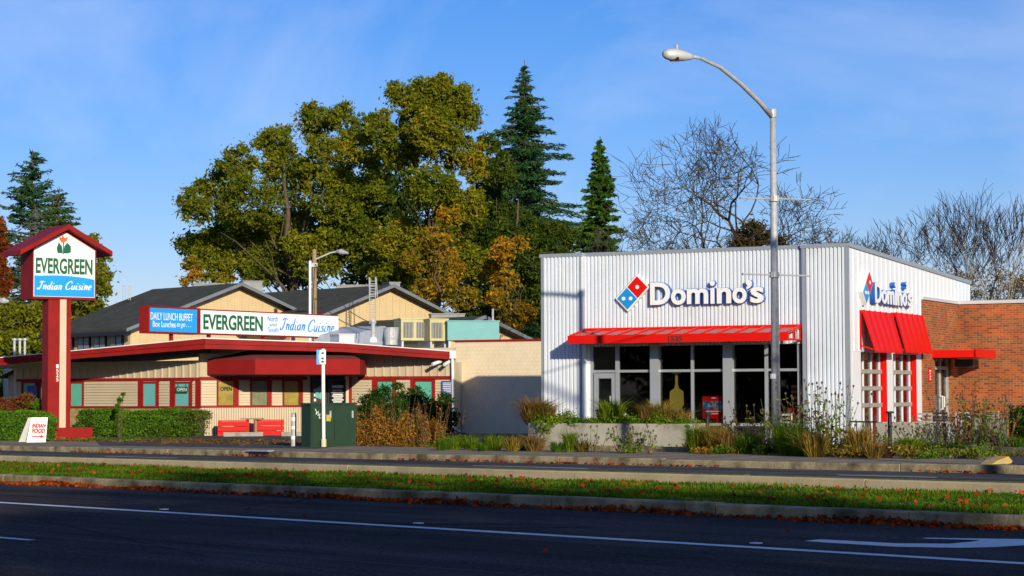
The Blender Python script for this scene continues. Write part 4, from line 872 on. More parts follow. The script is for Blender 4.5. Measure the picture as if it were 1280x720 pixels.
for py,xa_,xb_,pa,pb_ in ((248.5,925,1013,247.5,249.5),(343.3,928,1013,342.5,344.8)):
    a=P(xa_,pa,pb.y-.4); b=P(xb_,pb_,pb.y+.4); q=MB(); q.tube([a,b],.018,6); c=a.lerp(b,(967.5-xa_)/(xb_-xa_)); q.tube([c+Vector((0,0,-.06)),c+Vector((0,0,.06))],.115,10); q.tube([a,a+(b-a)*.01],.03,6); build('banner_arm',q,M['galv'],SL)
q=MB()
e=P(968.2,470,pb.y); q.tube([e-Vector((0,0,.06)),e+Vector((0,0,.05))],.102,12); build('pole_band',q,M['signwhite'],SL)
# unseen stretched lamp copy, added to throw a pole shadow on the shop front
l2=(12.2,27.0); r=dup(SL,(*l2,gz(*l2,.18)),-.95,'unseen pole copied from the street lamp, added at the right for its shadow'); r.scale=(1.0,1.0,1.35)
# ================================================================== RESTAURANT
YL,YAa,YBb,YCc=85.5,80.0,82.5,81.0
pL=P(20,500,YL); pA=P(250,500,YAa); pB=P(441,500,YBb); pC=P(567,500,YCc)
def fr2(a,b): return Frame(a.x,a.y,math.atan2(b.y-a.y,b.x-a.x)),(b.xy-a.xy).length
FL,wL=fr2(pL,pA); FM,wM=fr2(pA,pB); FR_,wR=fr2(pB,pC)
zr0=gz(pA.x,pA.y,.30)-.05
rest=thing('restaurant','long low tan restaurant with brick red fascia, red awning and teal blinds','restaurant',(pA.x,pA.y,zr0),FM.a)
def wl(fr,w,z1,z0=None):
    q=MB(); q.box(fr,0,w,0,.25,z0 if z0 is not None else zr0,z1); return q
zwl=3.05
for fr,w,n,zz in ((FL,wL,'left',P(250,452,YAa).z+.05),(FM,wM,'mid',zwl),(FR_,wR,'right',P(447,436,YBb).z)):
    build('wall',wl(fr,w,zz),M['tan'],rest)
# sides and back of the building
bk=[pC,P(567,500,YCc)+Vector((3,12,0)),pL+Vector((-4,14,0)),pL]
for a,b in zip(bk[:-1],bk[1:]):
    f,w=fr2(a,b); q=MB(); q.box(f,.02,w-.02,.0,.2,zr0,2.7); build('wall',q,M['tan'],rest)
def FX(fr,px,y=0,py=490): return fr.pix(px,py,y)[0]
def FZ(fr,px,py,y=0): return fr.pix(px,py,y)[1]
def rb(nm,fr,px0,px1,pyt,pyb,y0,y1,mt,par=rest,pad=0,mesh=True):
    c=(px0+px1)/2; q=MB(); q.box(fr,FX(fr,px0,y0)-pad,FX(fr,px1,y0)+pad,y0,y1,FZ(fr,c,pyb,y0),FZ(fr,c,pyt,y0)); return build(nm,q,M[mt] if isinstance(mt,str) else mt,par)
def siding(fr,px0,px1,pyt,pyb,par=rest,mt='tan',pitch=.105):
    c=(px0+px1)/2; x0,x1=FX(fr,px0,-.02),FX(fr,px1,-.02); z0,z1=FZ(fr,c,pyb,-.02),FZ(fr,c,pyt,-.02); n=max(1,round((z1-z0)/pitch)); h=(z1-z0)/n; q=MB()
    for i in range(n): q.pyz(fr,[(-.002,z0+i*h),(-.055,z0+i*h),(-.012,z0+(i+1)*h-.002),(-.002,z0+(i+1)*h-.002)],x0,x1)
    return build('lap_siding',q,M[mt],par)
def window(fr,px0,px1,pyt,pyb,mt,par=rest,frame='maroon',fw=.055,recess=.03):
    c=(px0+px1)/2; x0,x1=FX(fr,px0,-.06),FX(fr,px1,-.06); z0,z1=FZ(fr,c,pyb,-.06),FZ(fr,c,pyt,-.06)
    q=MB(); q.box(fr,x0-fw,x0,-.08,.0-.002,z0-fw,z1+fw); q.box(fr,x1,x1+fw,-.08,-.002,z0-fw,z1+fw); q.box(fr,x0,x1,-.08,-.002,z1,z1+fw); q.box(fr,x0,x1,-.095,-.002,z0-fw,z0)
    w_=build('window',q,M[frame],par); g=MB(); g.box(fr,x0,x1,-.02,-.004,z0,z1); build('blind',g,M[mt] if isinstance(mt,str) else mt,w_)
    return w_
# left facade
rb('trim_band',FL,20,250,472.8,476.2,-.07,-.003,'maroon'); rb('trim_band',FL,20,250,508,510,-.09,-.003,'maroon'); rb('stone_base',FL,20,250,510,542,-.05,-.003,'stone')
for a,b,mt in ((28,44,'teal2'),(50,64,'teal2'),(88,103,'teal2'),(178.5,195,'teal'),(218.5,236.5,'teal')): window(FL,a,b,478.8,507.5,mt)
for a,b in ((104.6,171.8),(198.8,212),(240.2,243.8),(66,86)): siding(FL,a,b,476.8,507.6)
for a,b in ((172.3,177.6),(195.6,198.4),(212.2,217.7),(237.2,240),(244.2,250),(103.3,104.6),(60,66),(44.5,50)): rb('trim_post',FL,a,b,476.3,507.9,-.055,-.0035,'maroon')
for i in range(26): px=26+i*8.75; rb('batten',FL,px,px+1.5,452+(250-px)*.045,472.7,-.05,-.003,'cream')
# middle facade
rb('trim_band',FM,250,384,471,475,-.07,-.003,'maroon'); rb('trim_band',FM,250,384,507.2,509.2,-.09,-.003,'maroon'); 
q=MB(); x0,x1=FX(FM,249),FX(FM,381); n=44
for i in range(n): 
    a=x0+(x1-x0)*i/n; q.box(FM,a+.008,a+(x1-x0)/n-.008,-.06,-.003,zr0,FZ(FM,310,509.3))
build('base_boards',q,M['cream'],rest)
for a,b,mt in ((273,291.8,'olive'),(315,334,'oliveg'),(355.3,373.5,'olive')): window(FM,a,b,476.4,506.4,mt)
for a,b in ((251.5,270.5),(299,312.5),(340,352.8),(378.8,386.5)): siding(FM,a,b,476,506.8,mt='cream')
for a,b in ((292.8,298.4),(335,339.6),(374.6,378.5),(436.6,440)): rb('trim_post',FM,a,b,470.5,507 if a<400 else 541,-.055,-.0035,'maroon')
# door and menu window
dr=rb('door_opening',FM,388,431,470,541,-.02,-.004,'black'); window(FM,411,430.5,476,506,'dkglass',frame='darkwood')
rb('door',FM,390,408,472,541,-.05,-.021,mat('dark_door',(.035,.02,.015),.5)); rb('trim_post',FM,431.3,436,470,541,-.05,-.003,'cream')
ftext('menu_lettering','EVERGREEN',FM,415,429,481.5,485,-.045,0.004,M['signwhite'],rest,offset=.03); ftext('menu_lettering','Indian Cuisine',FM,416,428,486.2,489,-.045,.004,M['signwhite'],rest)
for y,a,b in ((490.6,414.5,429.5),(493,416,428.5),(495.2,415,429),(497.6,417,428),(500,415,429.5),(502.4,416.5,427.5)):
    rb('menu_line',FM,a,b,y-.7,y+.6,-.046,-.042,'signwhite')
q=MB(); c=(FX(FM,399,-.06),FZ(FM,399,491,-.06))
for k in range(5): a=k*1.26; q.pxz(FM,[(c[0]+.11*math.cos(a)+.10*math.cos(a+t),c[1]+.15*math.sin(a)+.12*math.sin(a+t)) for t in (0,1,2,3,4,5)],-.06-.002*k,-.055)
build('flower_decal',q,M['teal'],rest)
for y in (488,494,500): rb('door_sticker',FM,392.5,395,y-1.6,y+1.6,-.057,-.051,'signwhite')
# right facade
rb('trim_band',FR_,447.5,565,470.3,474.2,-.07,-.003,'maroon'); rb('trim_band',FR_,441,565,506.8,508.4,-.08,-.003,'maroon')
q=MB(); q.box(FR_,0,wR,-.04,-.003,zr0,FZ(FR_,500,508.6)); build('brick_base',q,brickmat('base_brick',FR_.a,c1=(.33,.10,.03),c2=(.2,.06,.03)),rest)
for a,b,mt in ((471.8,491,'teal2'),(519,540.3,'teal2')): window(FR_,a,b,476.5,505.5,mt)
for a,b in ((441.5,464.8),(495.3,512.8),(544,564)): siding(FR_,a,b,475,506.4,mt='tan')
for a,b in ((465,470.6),(492,495),(513,518.2),(541,543.8)): rb('trim_post',FR_,a,b,474.4,506.7,-.055,-.0035,'maroon')
for i in range(12): px=448.5+i*9.85; rb('batten',FR_,px,px+1.6,438.6+(px-449)*.1,470.2,-.05,-.003,'cream')
s1=rb('notice_sign',FR_,552,566.5,476,495,-.13,-.1,'navy')
for i in range(7): rb('notice_line',FR_,553.5,565,478.3+i*2.2,479.2+i*2.2,-.134,-.131,'signwhite',s1)
ftext('wall_script','BUFFET',FR_,447.5,464,497.8,501.2,-.05,.004,M['black'],rest,shear=.3)
for a,b,c_,d in ((540.5,551,455.5,451.5),(555.5,561,456,452)):
    p=P(a,c_,YCc-.5);p2=P(b,d,YCc-.2); q=MB(); q.tube([p,p2],.07,8); q.tube([p2,p2+Vector((0,.35,.05))],.03,6); build('security_camera',q,M['signwhite'],rest)
q=MB(); a=P(565.5,447,YCc-.15); b=P(567,534,YCc-.15); q.tube([a,b,P(575,540.5,YCc-.2)],.055,8); build('downspout',q,M['signwhite'],rest)
q=MB(); a=P(561,448,YCc-.25); f=Frame(a.x,a.y,0); q.box(f,0,P(570,448,YCc-.25).x-a.x,0,.4,a.z,P(561,438.5,YCc-.25).z); build('gutter_box',q,M['signwhite'],rest)
# fascia and roof: the roof sheet slopes from the middle down to both ends
fas=[((-40,450.5,460.5,82.4)),(60,441.2,451.0,81.2),(256,422.5,436.0,78.3),(430,428.6,440.0,80.6),(562,438.8,449.0,80.4)]
top=[P(a,b,y) for a,b,c_,y in fas]; bot=[P(a,c_,y) for a,b,c_,y in fas]
def seg(nm,i,t0,t1,off,th,mt,par=rest):
    a0=bot[i].lerp(top[i],t0);a1=bot[i].lerp(top[i],t1);b0=bot[i+1].lerp(top[i+1],t0);b1=bot[i+1].lerp(top[i+1],t1)
    d=(b0-a0); n=Vector((d.y,-d.x,0)).normalized(); q=MB(); q.prism([a0+n*off,b0+n*off,b1+n*off,a1+n*off],[a0-n*th,b0-n*th,b1-n*th,a1-n*th]); return build(nm,q,M[mt],par)
for i in range(4):
    seg('fascia',i,0,.93,0,.12,'maroon'); seg('fascia_strip',i,.45,.93,.04,0.0,'maroon'); seg('roof_edge',i,.935,1.03,.07,.2,'signwhite')
q=MB(); n=len(top); back=[t+Vector((0.0,15-.0*i,0)) for i,t in enumerate(top)]
for i in range(n-1):
    q.add([top[i]+Vector((0,.1,-.02)),top[i+1]+Vector((0,.1,-.02)),back[i+1],back[i],top[i]+Vector((0,.1,-.25)),top[i+1]+Vector((0,.1,-.25)),back[i+1]-Vector((0,0,.23)),back[i]-Vector((0,0,.23))],[(0,1,2,3),(7,6,5,4),(2,3,7,6),(0,3,7,4),(1,5,6,2)])
build('roof',q,M['whiteroof'],rest)
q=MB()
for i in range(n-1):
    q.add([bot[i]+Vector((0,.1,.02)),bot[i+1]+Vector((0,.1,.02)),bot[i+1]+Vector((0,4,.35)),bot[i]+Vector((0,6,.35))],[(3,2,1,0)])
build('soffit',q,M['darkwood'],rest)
# red canvas awning over the entrance
V=[(259.5,449.2,468,80.0),(319,449.2,468,78.4),(450,449.2,468,79.9)]
vt=[P(a,b,y) for a,b,c_,y in V]; vb=[P(a,c_,y) for a,b,c_,y in V]; T0=P(312,438.3,YAa+.9);T1=P(434,439,YBb-.1); T2=P(452,449.3,YBb-.4); Tl=P(258,449.4,YAa)
aw=thing('entrance_awning','wide dark red canvas awning over the restaurant entrance','awning',tuple(vb[1]))
q=MB()
for i in range(2):
    d=vt[i+1]-vt[i]; nn=Vector((d.y,-d.x,0)).normalized()*.04; q.prism([vb[i],vb[i+1],vt[i+1],vt[i]],[vb[i]-nn,vb[i+1]-nn,vt[i+1]-nn,vt[i]-nn])
d=Vector((0,1,0)); q.prism([vb[2],vt[2],vt[2]+Vector((-.05,.0,0)),vb[2]+Vector((-.05,0,0))],[vb[2]+Vector((.1,2.2,0)),vt[2]+Vector((.1,2.2,0)),vt[2]+Vector((.05,2.2,0)),vb[2]+Vector((.05,2.2,0))])
build('valance',q,M['awnred'],aw)
q=MB(); dz=Vector((0,0,-.05)); P_=[vt[0],vt[1],vt[2],T2,T1,T0,Tl]
q.add([vt[1],vt[2],T1,T0,vt[0],Tl,T2]+[v+dz for v in (vt[1],vt[2],T1,T0,vt[0],Tl,T2)],[(0,1,2,3),(4,0,3,5),(1,6,2),(10,9,8,7),(12,10,7,11),(9,13,8)])
build('canvas_top',q,mat('dusty_awning_top',(.22,.035,.03),.85,var=.15,vs=1.5),aw)
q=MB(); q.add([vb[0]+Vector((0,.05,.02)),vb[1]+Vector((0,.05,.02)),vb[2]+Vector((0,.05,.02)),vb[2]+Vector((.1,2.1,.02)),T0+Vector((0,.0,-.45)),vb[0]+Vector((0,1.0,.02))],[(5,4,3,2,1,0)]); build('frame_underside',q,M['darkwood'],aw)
# hanging neon OPEN sign in the left window and lettering in the olive window
t=thing('open_sign','dark OPEN sign hanging in the teal window left of the corner','open sign',tuple(P(227,490,YAa)))
FLx=FL; a=FX(FL,220,-.12);b=FX(FL,234.6,-.12); q=MB(); q.box(FL,a,b,-.14,-.11,FZ(FL,227,490.5,-.12),FZ(FL,227,483.4,-.12)); build('board',q,M['signgreen'],t)
ftext('lettering','OPEN',FL,221.3,233.3,485,489,-.142,.004,M['signwhite'],t); q=MB()
for px in (222.5,232.5): q.tube([FL.w(FX(FL,px,-.12),-.12,FZ(FL,px,483.4,-.12)),FL.w(FX(FL,px,-.12),-.12,FZ(FL,px,477.5,-.12))],.008,4)
build('chain',q,M['black'],t)
t=thing('window_open_lettering','OPEN lettering in the yellow window under the left end of the awning','open sign',tuple(P(282,490,YAa)))
ftext('lettering','OPEN',FM,275.5,290,483.5,488.5,-.05,.01,M['black'],t,offset=.02)
# benches, table, wheel stops
def bench(lab,px0,px1,pyt,pyb,Y,gap=None):
    a=P(px0,pyb,Y);b=P(px1,pyb,Y+.15); f,w=fr2(a,b); z0=gz(a.x,a.y); z1=P(px0,pyt,Y).z; t=thing('bench',lab,'bench',(a.x,a.y,z0),f.a,'red benches by the restaurant wall')
    for k in range(3): h=(z1-z0)/3; q=MB(); q.box(f,0,w,-.02,.02,z0+h*k+.008,z0+h*(k+1)-.008); build('front_board',q,M['benchred'],t)
    q=MB(); q.box(f,0,w,-.03,.42,z1,z1+.04); build('seat',q,M['benchred'],t)
    for x in (.05,w-.11): q=MB(); q.box(f,x,x+.06,.02,.4,z0,z1); build('leg',q,M['benchred'],t)
bench('long red bench on the left below the middle windows',272.2,311.5,527,540,79.0)
bench('shorter red bench on the right below the middle windows',317,354.8,526,539,79.6)
a=P(299,524.5,79.2);b=P(326.5,524.5,79.2); t=thing('outdoor_table','small weathered wooden table between the two red benches','table',(a.x,a.y,gz(a.x,a.y))); q=MB(); f=Frame(a.x,a.y,0)
for k in range(4): q=MB(); q.box(f,0,b.x-a.x,.2+k*.17,.36+k*.17,a.z,a.z+.045); build('plank',q,M['wood'],t)
for x in (.2,b.x-a.x-.28): q=MB(); q.box(f,x,x+.08,.3,.8,gz(a.x,a.y),a.z-.001); build('leg',q,M['wood'],t)
for k,(px0,px1,pyb,lab) in enumerate(((279.5,328.8,544.3,'concrete wheel stop in front of the left red bench'),(352,390,541.8,'concrete wheel stop behind the striped post'))):
    a=P(px0,540,77.6-k*.2);b=P(px1,540,77.8-k*.2); a.z=gz(a.x,a.y,.292);b.z=a.z; f,w=fr2(a,b); t=MB(); t.pyz(f,[(0,a.z-.01),(.22,a.z-.01),(.17,a.z+.15),(.05,a.z+.15)],0,w); o=build('wheel_stop',t,M['conc']); recentre(o,tuple(a)); tag(o,lab,'wheel stop','wheel stops in the restaurant car park')
# stall lines in the car park
for i,(p0,p1) in enumerate((((128,548),(265,543.8)),((330,543.0),(392,551)),((200,556),(225,549.5)),((300,557.5),(332,547)))):
    a=onground(*p0,.29);b=onground(*p1,.29); f,w=fr2(a,b); q=MB(); q.add([(*f.w(x,y,0).xy,gz(*f.w(x,y,0).xy,.2925)) for x,y in ((0,-.05),(w,-.05),(w,.05),(0,.05))],[(0,1,2,3)]); structure('stall_line',q,M['lineyel'])
# ---- roof sign
sa=P(186,400,78.6); sb=P(422,407,88.0); FS,wS=fr2(sa,sb)
rs=thing('roof_sign','long white and blue EVERGREEN Indian Cuisine sign standing on the restaurant roof','sign',(sa.x,sa.y,sa.z-.5),FS.a)
zs0=FS.pix(320,418.4)[1]; zs1=FS.pix(320,390.8)[1]
xd0=FX(FS,244);xd1=FX(FS,249); q=MB(); q.box(FS,0-.08,wS+.05,.0,.35,zs0-.05,zs1+.05); q.box(FS,-.10,xd1,-.05,.40,zs0-.07,zs1+.07); 
build('sign_box',q,M['maroon'],rs); q=MB(); q.box(FS,.0,xd0,-.075,-.051,zs0,zs1); build('blue_panel',q,M['signblue'],rs); q=MB(); q.box(FS,xd1+.03,wS,-.045,-.001,zs0,zs1); build('white_panel',q,M['signwhite'],rs)
ftext('lettering','DAILY LUNCH BUFFET',FS,188.3,240.8,391.3,400.5,-.078,.006,M['signwhite'],rs,offset=.004); ftext('lettering','Box Lunches',FS,191,219.5,401.5,409,-.078,.006,M['signwhite'],rs,offset=.004); ftext('lettering','to go . . .',FS,221,238.5,403.8,410.5,-.078,.006,M['signwhite'],rs,shear=.4)
ftext('lettering','EVERGREEN',FS,254.2,328.3,394,413,-.047,.012,M['signgreen'],rs,offset=.025)
for s_,a,b,c_,d in (('North',334.5,347,395.3,401.8),('and',337,345.5,403.2,408),('South',335,348,409,415)): ftext('lettering',s_,FS,a,b,c_,d,-.047,.008,M['domblue'],rs)
script('lettering','Indian',FS,349.5,381.5,396.8,414,-.047,.01,M['domblue'],rs); script('lettering','Cuisine',FS,385,417.5,398.5,416,-.047,.01,M['domblue'],rs)
for px in (215,262,330,398): x=FX(FS,px,.1); q=MB(); q.box(FS,x-.06,x+.06,.1,.22,zs0-.75,zs0-.051); build('post',q,M['maroon'],rs)
# ---- roof plant
def hv(lab,px0,px1,pyt,pyb,Y,dpt,mt,name='air_conditioner',louv=()):
    a=P(px0,pyb,Y); b=P(px1,pyb,Y+.3); f,w=fr2(a,b); z1=P(px0,pyt,Y).z; t=thing(name,lab,'roof unit' if louv else 'roof box',tuple(a),f.a); q=MB(); q.box(f,0,w,0,dpt,a.z,z1); q.box(f,-.03,w+.03,-.03,dpt+.03,z1,z1+.05); build('casing',q,M[mt],t)
    for l0,l1 in louv:
        n=7; x0=w*l0;x1=w*l1; q=MB(); q.box(f,x0,x1,-.012,-.002,a.z+.12,z1-.12); build('grille_back',q,M['dkglass'],t)
        for k in range(n): xx=x0+(x1-x0)*k/n; q=MB(); q.box(f,xx,xx+(x1-x0)/n*.55,-.05,-.013,a.z+.12,z1-.12); build('louvre',q,M['hvacgrey'],t)
    q=MB()
    for x in (.05,w-.13): q.box(f,x,x+.08,.1,dpt-.1,a.z-.35,a.z-.001)
    build('stand',q,M['galv'],t); return t
hv('wide cream air conditioner with louvres in the middle of the restaurant roof',501.3,535.3,399,425.5,85,1.4,'hvac',louv=((.08,.45),(.56,.95)))
hv('narrower cream air conditioner right beside the teal cabinet',537.5,560,399.5,426,84.6,1.4,'hvac',louv=((.08,.68),))
hv('teal metal cabinet on the block building roof',559.5,624,402,425.5,84.5,1.6,'tealmetal',name='teal_roof_cabinet')
t=thing('exhaust_fan','silver drum shaped exhaust fan left of the cream air conditioners','exhaust fan',tuple(P(489,425,84)))
c=P(489,425,84); q=MB(); q.tube([c-Vector((0,0,.2)),c,c+Vector((0,0,.12)),c+Vector((0,0,.46))],[.26,.26,.29,.31],18); q.tube([c+Vector((0,0,.46)),c+Vector((0,0,.5))],[.33,.33],18); build('drum',q,M['galv'],t,smooth=False)
t=thing('vent_pipe','grey vent pipe with white collar on the restaurant roof below the ladder','vent pipe',tuple(P(466.5,427,83))); c=P(466.5,428,83); q=MB(); q.tube([c,P(466.5,402,83)],.085,12); q.tube([P(466.5,403,83),P(466.5,400,83)],.13,12); build('pipe',q,M['galv'],t); q=MB(); q.tube([c,c+Vector((0,0,.13)),c+Vector((0,0,.22))],[.17,.16,.09],12); build('collar',q,M['signwhite'],t)
hv('low grey duct box on the left part of the restaurant roof',424,443,418.5,430,84,1.0,'whiteroof',name='roof_duct')
q=MB(); a=P(443,421,86);b=P(482,419,88); f,w=fr2(a,b); q.pxz(f,[(0,a.z-.4),(w,a.z-.4),(w,a.z+.5),(w*.85,a.z+.5),(0,a.z+.1)],0,2); o=build('roof_hood',q,mat('pale_blue_grey_metal',(.42,.46,.52),.5,.1)); recentre(o,tuple(a)); tag(o,'pale sloping metal hood behind the vent pipe','roof hood')
for k,(px,) in enumerate(((18,),(24.8,),(31,))):
    c=P(px,462,90); q=MB(); q.tube([P(px,462,90),P(px,425.5,90)],.055,8); q.tube([P(px,425.5,90),P(px,423,90)],.11,8); o=build('flue_pipe',q,M['galv']); recentre(o,tuple(c)); tag(o,('leftmost','middle','rightmost')[k]+' of three thin metal flue pipes behind the restaurant at the left edge','flue pipe','three flue pipes left of the pylon sign')
# ---- block building on the right of the restaurant
ba=P(568.5,500,YCc+1.3); bb=P(682,500,YCc-.5); FB,wB=fr2(ba,bb); zbt=FZ(FB,620,426.6)
bl=thing('block_building','cream painted concrete block building with a thin red cap beside the pizza shop','block building',(ba.x,ba.y,gz(ba.x,ba.y)),FB.a)
q=MB(); q.box(FB,0,wB+3,.03,9,zr0-.1,zbt); build('wall',q,M['block'],bl)
zz=zr0; row=0; blk=MB(); hb=.15; wb=.20
while zz<zbt-.01:
    x=-(wb/2 if row%2 else 0)
    while x<wB+3:
        a=max(0,x)+.003;b=min(x+wb,wB+3)-.003
        if b>a+.05: blk.box(FB,a,b,.018+R.uniform(0,.002),.032,zz+.003,min(zz+hb,zbt)-.003)
        x+=wb
    zz+=hb; row+=1
build('block_courses',blk,M['block'],bl,kind='stuff')
q=MB(); q.box(FB,-.05,wB+3,-.05,9.05,zbt,zbt+.07); build('red_cap',q,M['maroon'],bl); 
# ---- pylon sign
yb=73.8; pa=P(41,370.6,yb); ANG=math.radians(36); FP=Frame(pa.x,pa.y,ANG); wP=FX(FP,119.6); zP0=FZ(FP,80,371.3); zPe=FZ(FP,80,311); zPa=FZ(FP,79,289.5); dP=FP.side(26,345,0)[0]
gp=onground(88,549); py_=thing('pylon_sign','tall brick red EVERGREEN Indian Cuisine pylon sign with gabled top on a thick post','sign',(gp.x,gp.y,gz(gp.x,gp.y)),ANG)
cx=wP/2; q=MB(); q.pxz(FP,[(0,zP0-.08),(wP,zP0-.08),(wP,zPe),(cx,zPa+.05),(0,zPe)],.03,dP); build('sign_box',q,M['maroon'],py_)
q=MB(); q.pxz(FP,[(.03,zP0),(wP-.06,zP0),(wP-.06,zPe-.03),(cx,zPa-.02),(.03,zPe-.03)],.0,.028); build('white_panel',q,M['signwhite'],py_)
zbl=FZ(FP,80,346.2); ar=[(.05,zP0+.02),(wP-.08,zP0+.02),(wP-.08,zbl-.07)]+[(wP-.08-(wP-.13)*k/10,zbl-.07+.12*math.sin(pi*(k/10)*.75+.15)) for k in range(1,10)]+[(.05,zbl+.03)]
q=MB(); q.pxz(FP,ar,-.008,-.001); build('blue_panel',q,M['signblue'],py_)
ov=.62; th=.17
q=MB(); sl_=(zPa-zPe)/cx
for s_ in (-1,1):
    e=(-ov if s_<0 else wP+ov*.75); ze=zPe-sl_*(ov if s_<0 else ov*.75)
    pts=[(e,ze+.02),(cx,zPa+.08),(cx,zPa+.08+th),(e,ze+.02+th)]; q=MB(); q.pxz(FP,pts,-.35-.001*s_,dP+.3); build('roof_slab',q,M['maroon'],py_)
ftext('lettering','EVERGREEN',FP,44.8,115.2,323,342.3,-.012,.03,M['signgreen'],py_,offset=.018)
script('lettering','Indian',FP,46,77.5,350.5,362.8,-.01,.012,M['signwhite'],py_,wd=.11); script('lettering','Cuisine',FP,82,114,350.8,363.2,-.01,.012,M['signwhite'],py_,wd=.11)
def poly(pts,fr,y0,y1,mt,nm,par):
    q=MB(); q.pxz(fr,[fr.pix(a,b,y0) for a,b in pts],y0,y1); return build(nm,q,M[mt],par)
poly([(78.6,316.5),(72,316.2),(71,310),(73.5,303),(77.5,308)],FP,-.012,-.002,'signgreen','leaf_emblem',py_); poly([(79.4,316.5),(80.5,308),(84,303.5),(88.6,308),(88.6,315.5),(84,316.8)],FP,-.012,-.002,'signgreen','leaf_emblem',py_)
poly([(75,300),(74,296),(77,297.5),(78.5,294.5),(80.5,297.5),(85,296.5),(83.5,301),(80,304),(77,303.5)],FP,-.016,-.002,mat('orange_flower_print',(.65,.16,.02),.5),'flower_emblem',py_) if False else None
M['orangeprint']=mat('orange_flower_print',(.65,.14,.02),.5)
poly([(75,300),(74,296),(77,297.5),(78.5,293.5),(80.5,297.5),(85,296.5),(83.5,301),(80,303),(77,303)],FP,-.016,-.002,'orangeprint','flower_emblem',py_); poly([(78.8,303),(80,303),(79.8,318),(78.9,318)],FP,-.014,-.002,'signgreen','stem_emblem',py_)
# post
fpx=gp.y-.9; a=P(59.6,500,fpx+.55); b=P(88,500,fpx+.95); ff,pw=fr2(a,b); FQ=Frame(a.x,a.y,ANG-.05)
wq=FX(FQ,88); s0,s1=FX(FQ,74),FX(FQ,82.2); zq0=gz(a.x,a.y); zq1=FZ(FQ,74,374)
q=MB(); q.box(FQ,0,s0,0,.6,zq0,zq1); q.box(FQ,s1,wq,0,.6,zq0,zq1); q.box(FQ,.02,wq-.02,.04,.56,zq0,zq1+.02); build('post',q,M['maroon'],py_)
q=MB(); q.box(FQ,s0+.002,s1-.002,-.02,.05,zq0+.35,zq1-.001); build('cream_strip',q,M['cream'],py_)
q=MB(); q.tube([FQ.w(wq/2,.3,zq1),FQ.w(wq/2,.3,zP0)],.12,10); build('neck',q,M['black'],py_)
for i,ch in enumerate('1525'): ftext('address_digit',ch,FQ,70,73,455.5+i*5.6,460+i*5.6,-.003,.02,M['signwhite'],py_,offset=.01)
q=MB(); bx0=FX(FQ,62,-.25); bx1=FX(FQ,116,-.25); zb1_=FZ(FQ,90,534.5,-.25); q.box(FQ,bx0,bx1,-.25,.9,zq0-.05,zb1_); build('plinth',q,M['maroon'],py_)
# ---- a-frame sign
a=onground(33,553.0);b=P(57,553.4,a.y+.15); fa,wa=fr2(a,b); za=a.z; zb2=P(37,522,a.y).z
af=thing('a_frame_sign','white A frame sign saying INDIAN FOOD in red letters beside the hedge','sign',tuple(a),fa.a)
def leanf(x,t,o=0): # point on the leaning front board
    return fa.w(x+.16*t,.42*t*.5+o,za+(zb2-za)*t)
n_=Vector((-fa.ey[0],-fa.ey[1],.25)).normalized(); 
q=MB(); p4=[leanf(.0,0),leanf(wa,0),leanf(wa-.09,1),leanf(.0,1)]; q.prism(p4,[p+n_*-.03 for p in p4]); build('front_board',q,M['signwhite'],af)
p4=[fa.w(-.22,.75,za),fa.w(wa*.3,.9,za),fa.w(wa*.6,.3,zb2),fa.w(.08,.24,zb2)]; q=MB(); q.prism(p4,[p+Vector((-.03,.02,0)) for p in p4]); build('rear_board',q,M['signwhite'],af)
exx=(leanf(wa,0)-leanf(0,0)).normalized(); ezz=(leanf(0,1)-leanf(0,0)).normalized()
for s_,u0,u1,t0,t1,mt in (('EVERGREEN',.17,.80,.80,.87,'red'),('INDIAN',.13,.84,.58,.76,'red'),('FOOD',.17,.86,.36,.56,'red')):
    hgt=(leanf(0,1)-leanf(0,0)).length; text('lettering',s_,leanf(0,0)+exx*(u0*wa)+ezz*(t0*hgt)+n_*.004,exx,ezz,(u1-u0)*wa,(t1-t0)*hgt,.004,M[mt],af,offset=.06 if s_!='EVERGREEN' else .0)
hgt=(leanf(0,1)-leanf(0,0)).length; o0=leanf(0,0)+n_*.004; pt=lambda u,t: o0+exx*(u*wa)+ezz*(t*hgt)
ap=[(.22,.2),(.68,.2),(.68,.15),(.88,.225),(.68,.30),(.68,.25),(.22,.25)]; q=MB(); q.prism([pt(*p) for p in ap],[pt(*p)+n_*.004 for p in ap]); build('arrow',q,M['red'],af)
# ---- bus stop pole, striped post, cabinets
g=onground(404.6,558.8); t=thing('bus_stop_sign','white bus stop pole with a small blue and white sign beside the green cabinet','bus stop sign',tuple(g)); q=MB(); f=Frame(g.x,g.y,0); tp_=P(403.8,436,g.y)
q.tube([g,Vector((tp_.x,tp_.y,tp_.z))],.05,10); build('pole',q,M['signwhite'],t); q=MB(); q.tube([g,g+Vector((0,0,.22))],.075,8); build('base_sleeve',q,mat('cream_plastic',(.6,.55,.35),.6),t)
a=P(395.7,455.5,g.y-.10); b=P(407.2,455.5,g.y-.07); fs,ws=fr2(a,b); zc=P(400,437.3,g.y).z
q=MB(); q.box(fs,0,ws*.42,0,.012,a.z,zc); build('blue_panel',q,M['signblue'],t); q=MB(); pl=[(ws*1.0,a.z),(ws*1.0,zc),(ws*.5,zc)]+[(ws*(.36-.12*math.sin(pi*k/6)),zc+(a.z-zc)*(.05+.9*k/6)) for k in range(7)]+[(ws*.5,a.z)]
q.pxz(fs,pl,-.006,.0); build('white_panel',q,M['signwhite'],t)
for py in (441.5,448,452): q=MB(); q.box(fs,ws*.52,ws*.8,-.011,-.0065,P(400,py+1.4,g.y).z,P(400,py-1.2,g.y).z); build('symbol',q,M['black'],t)
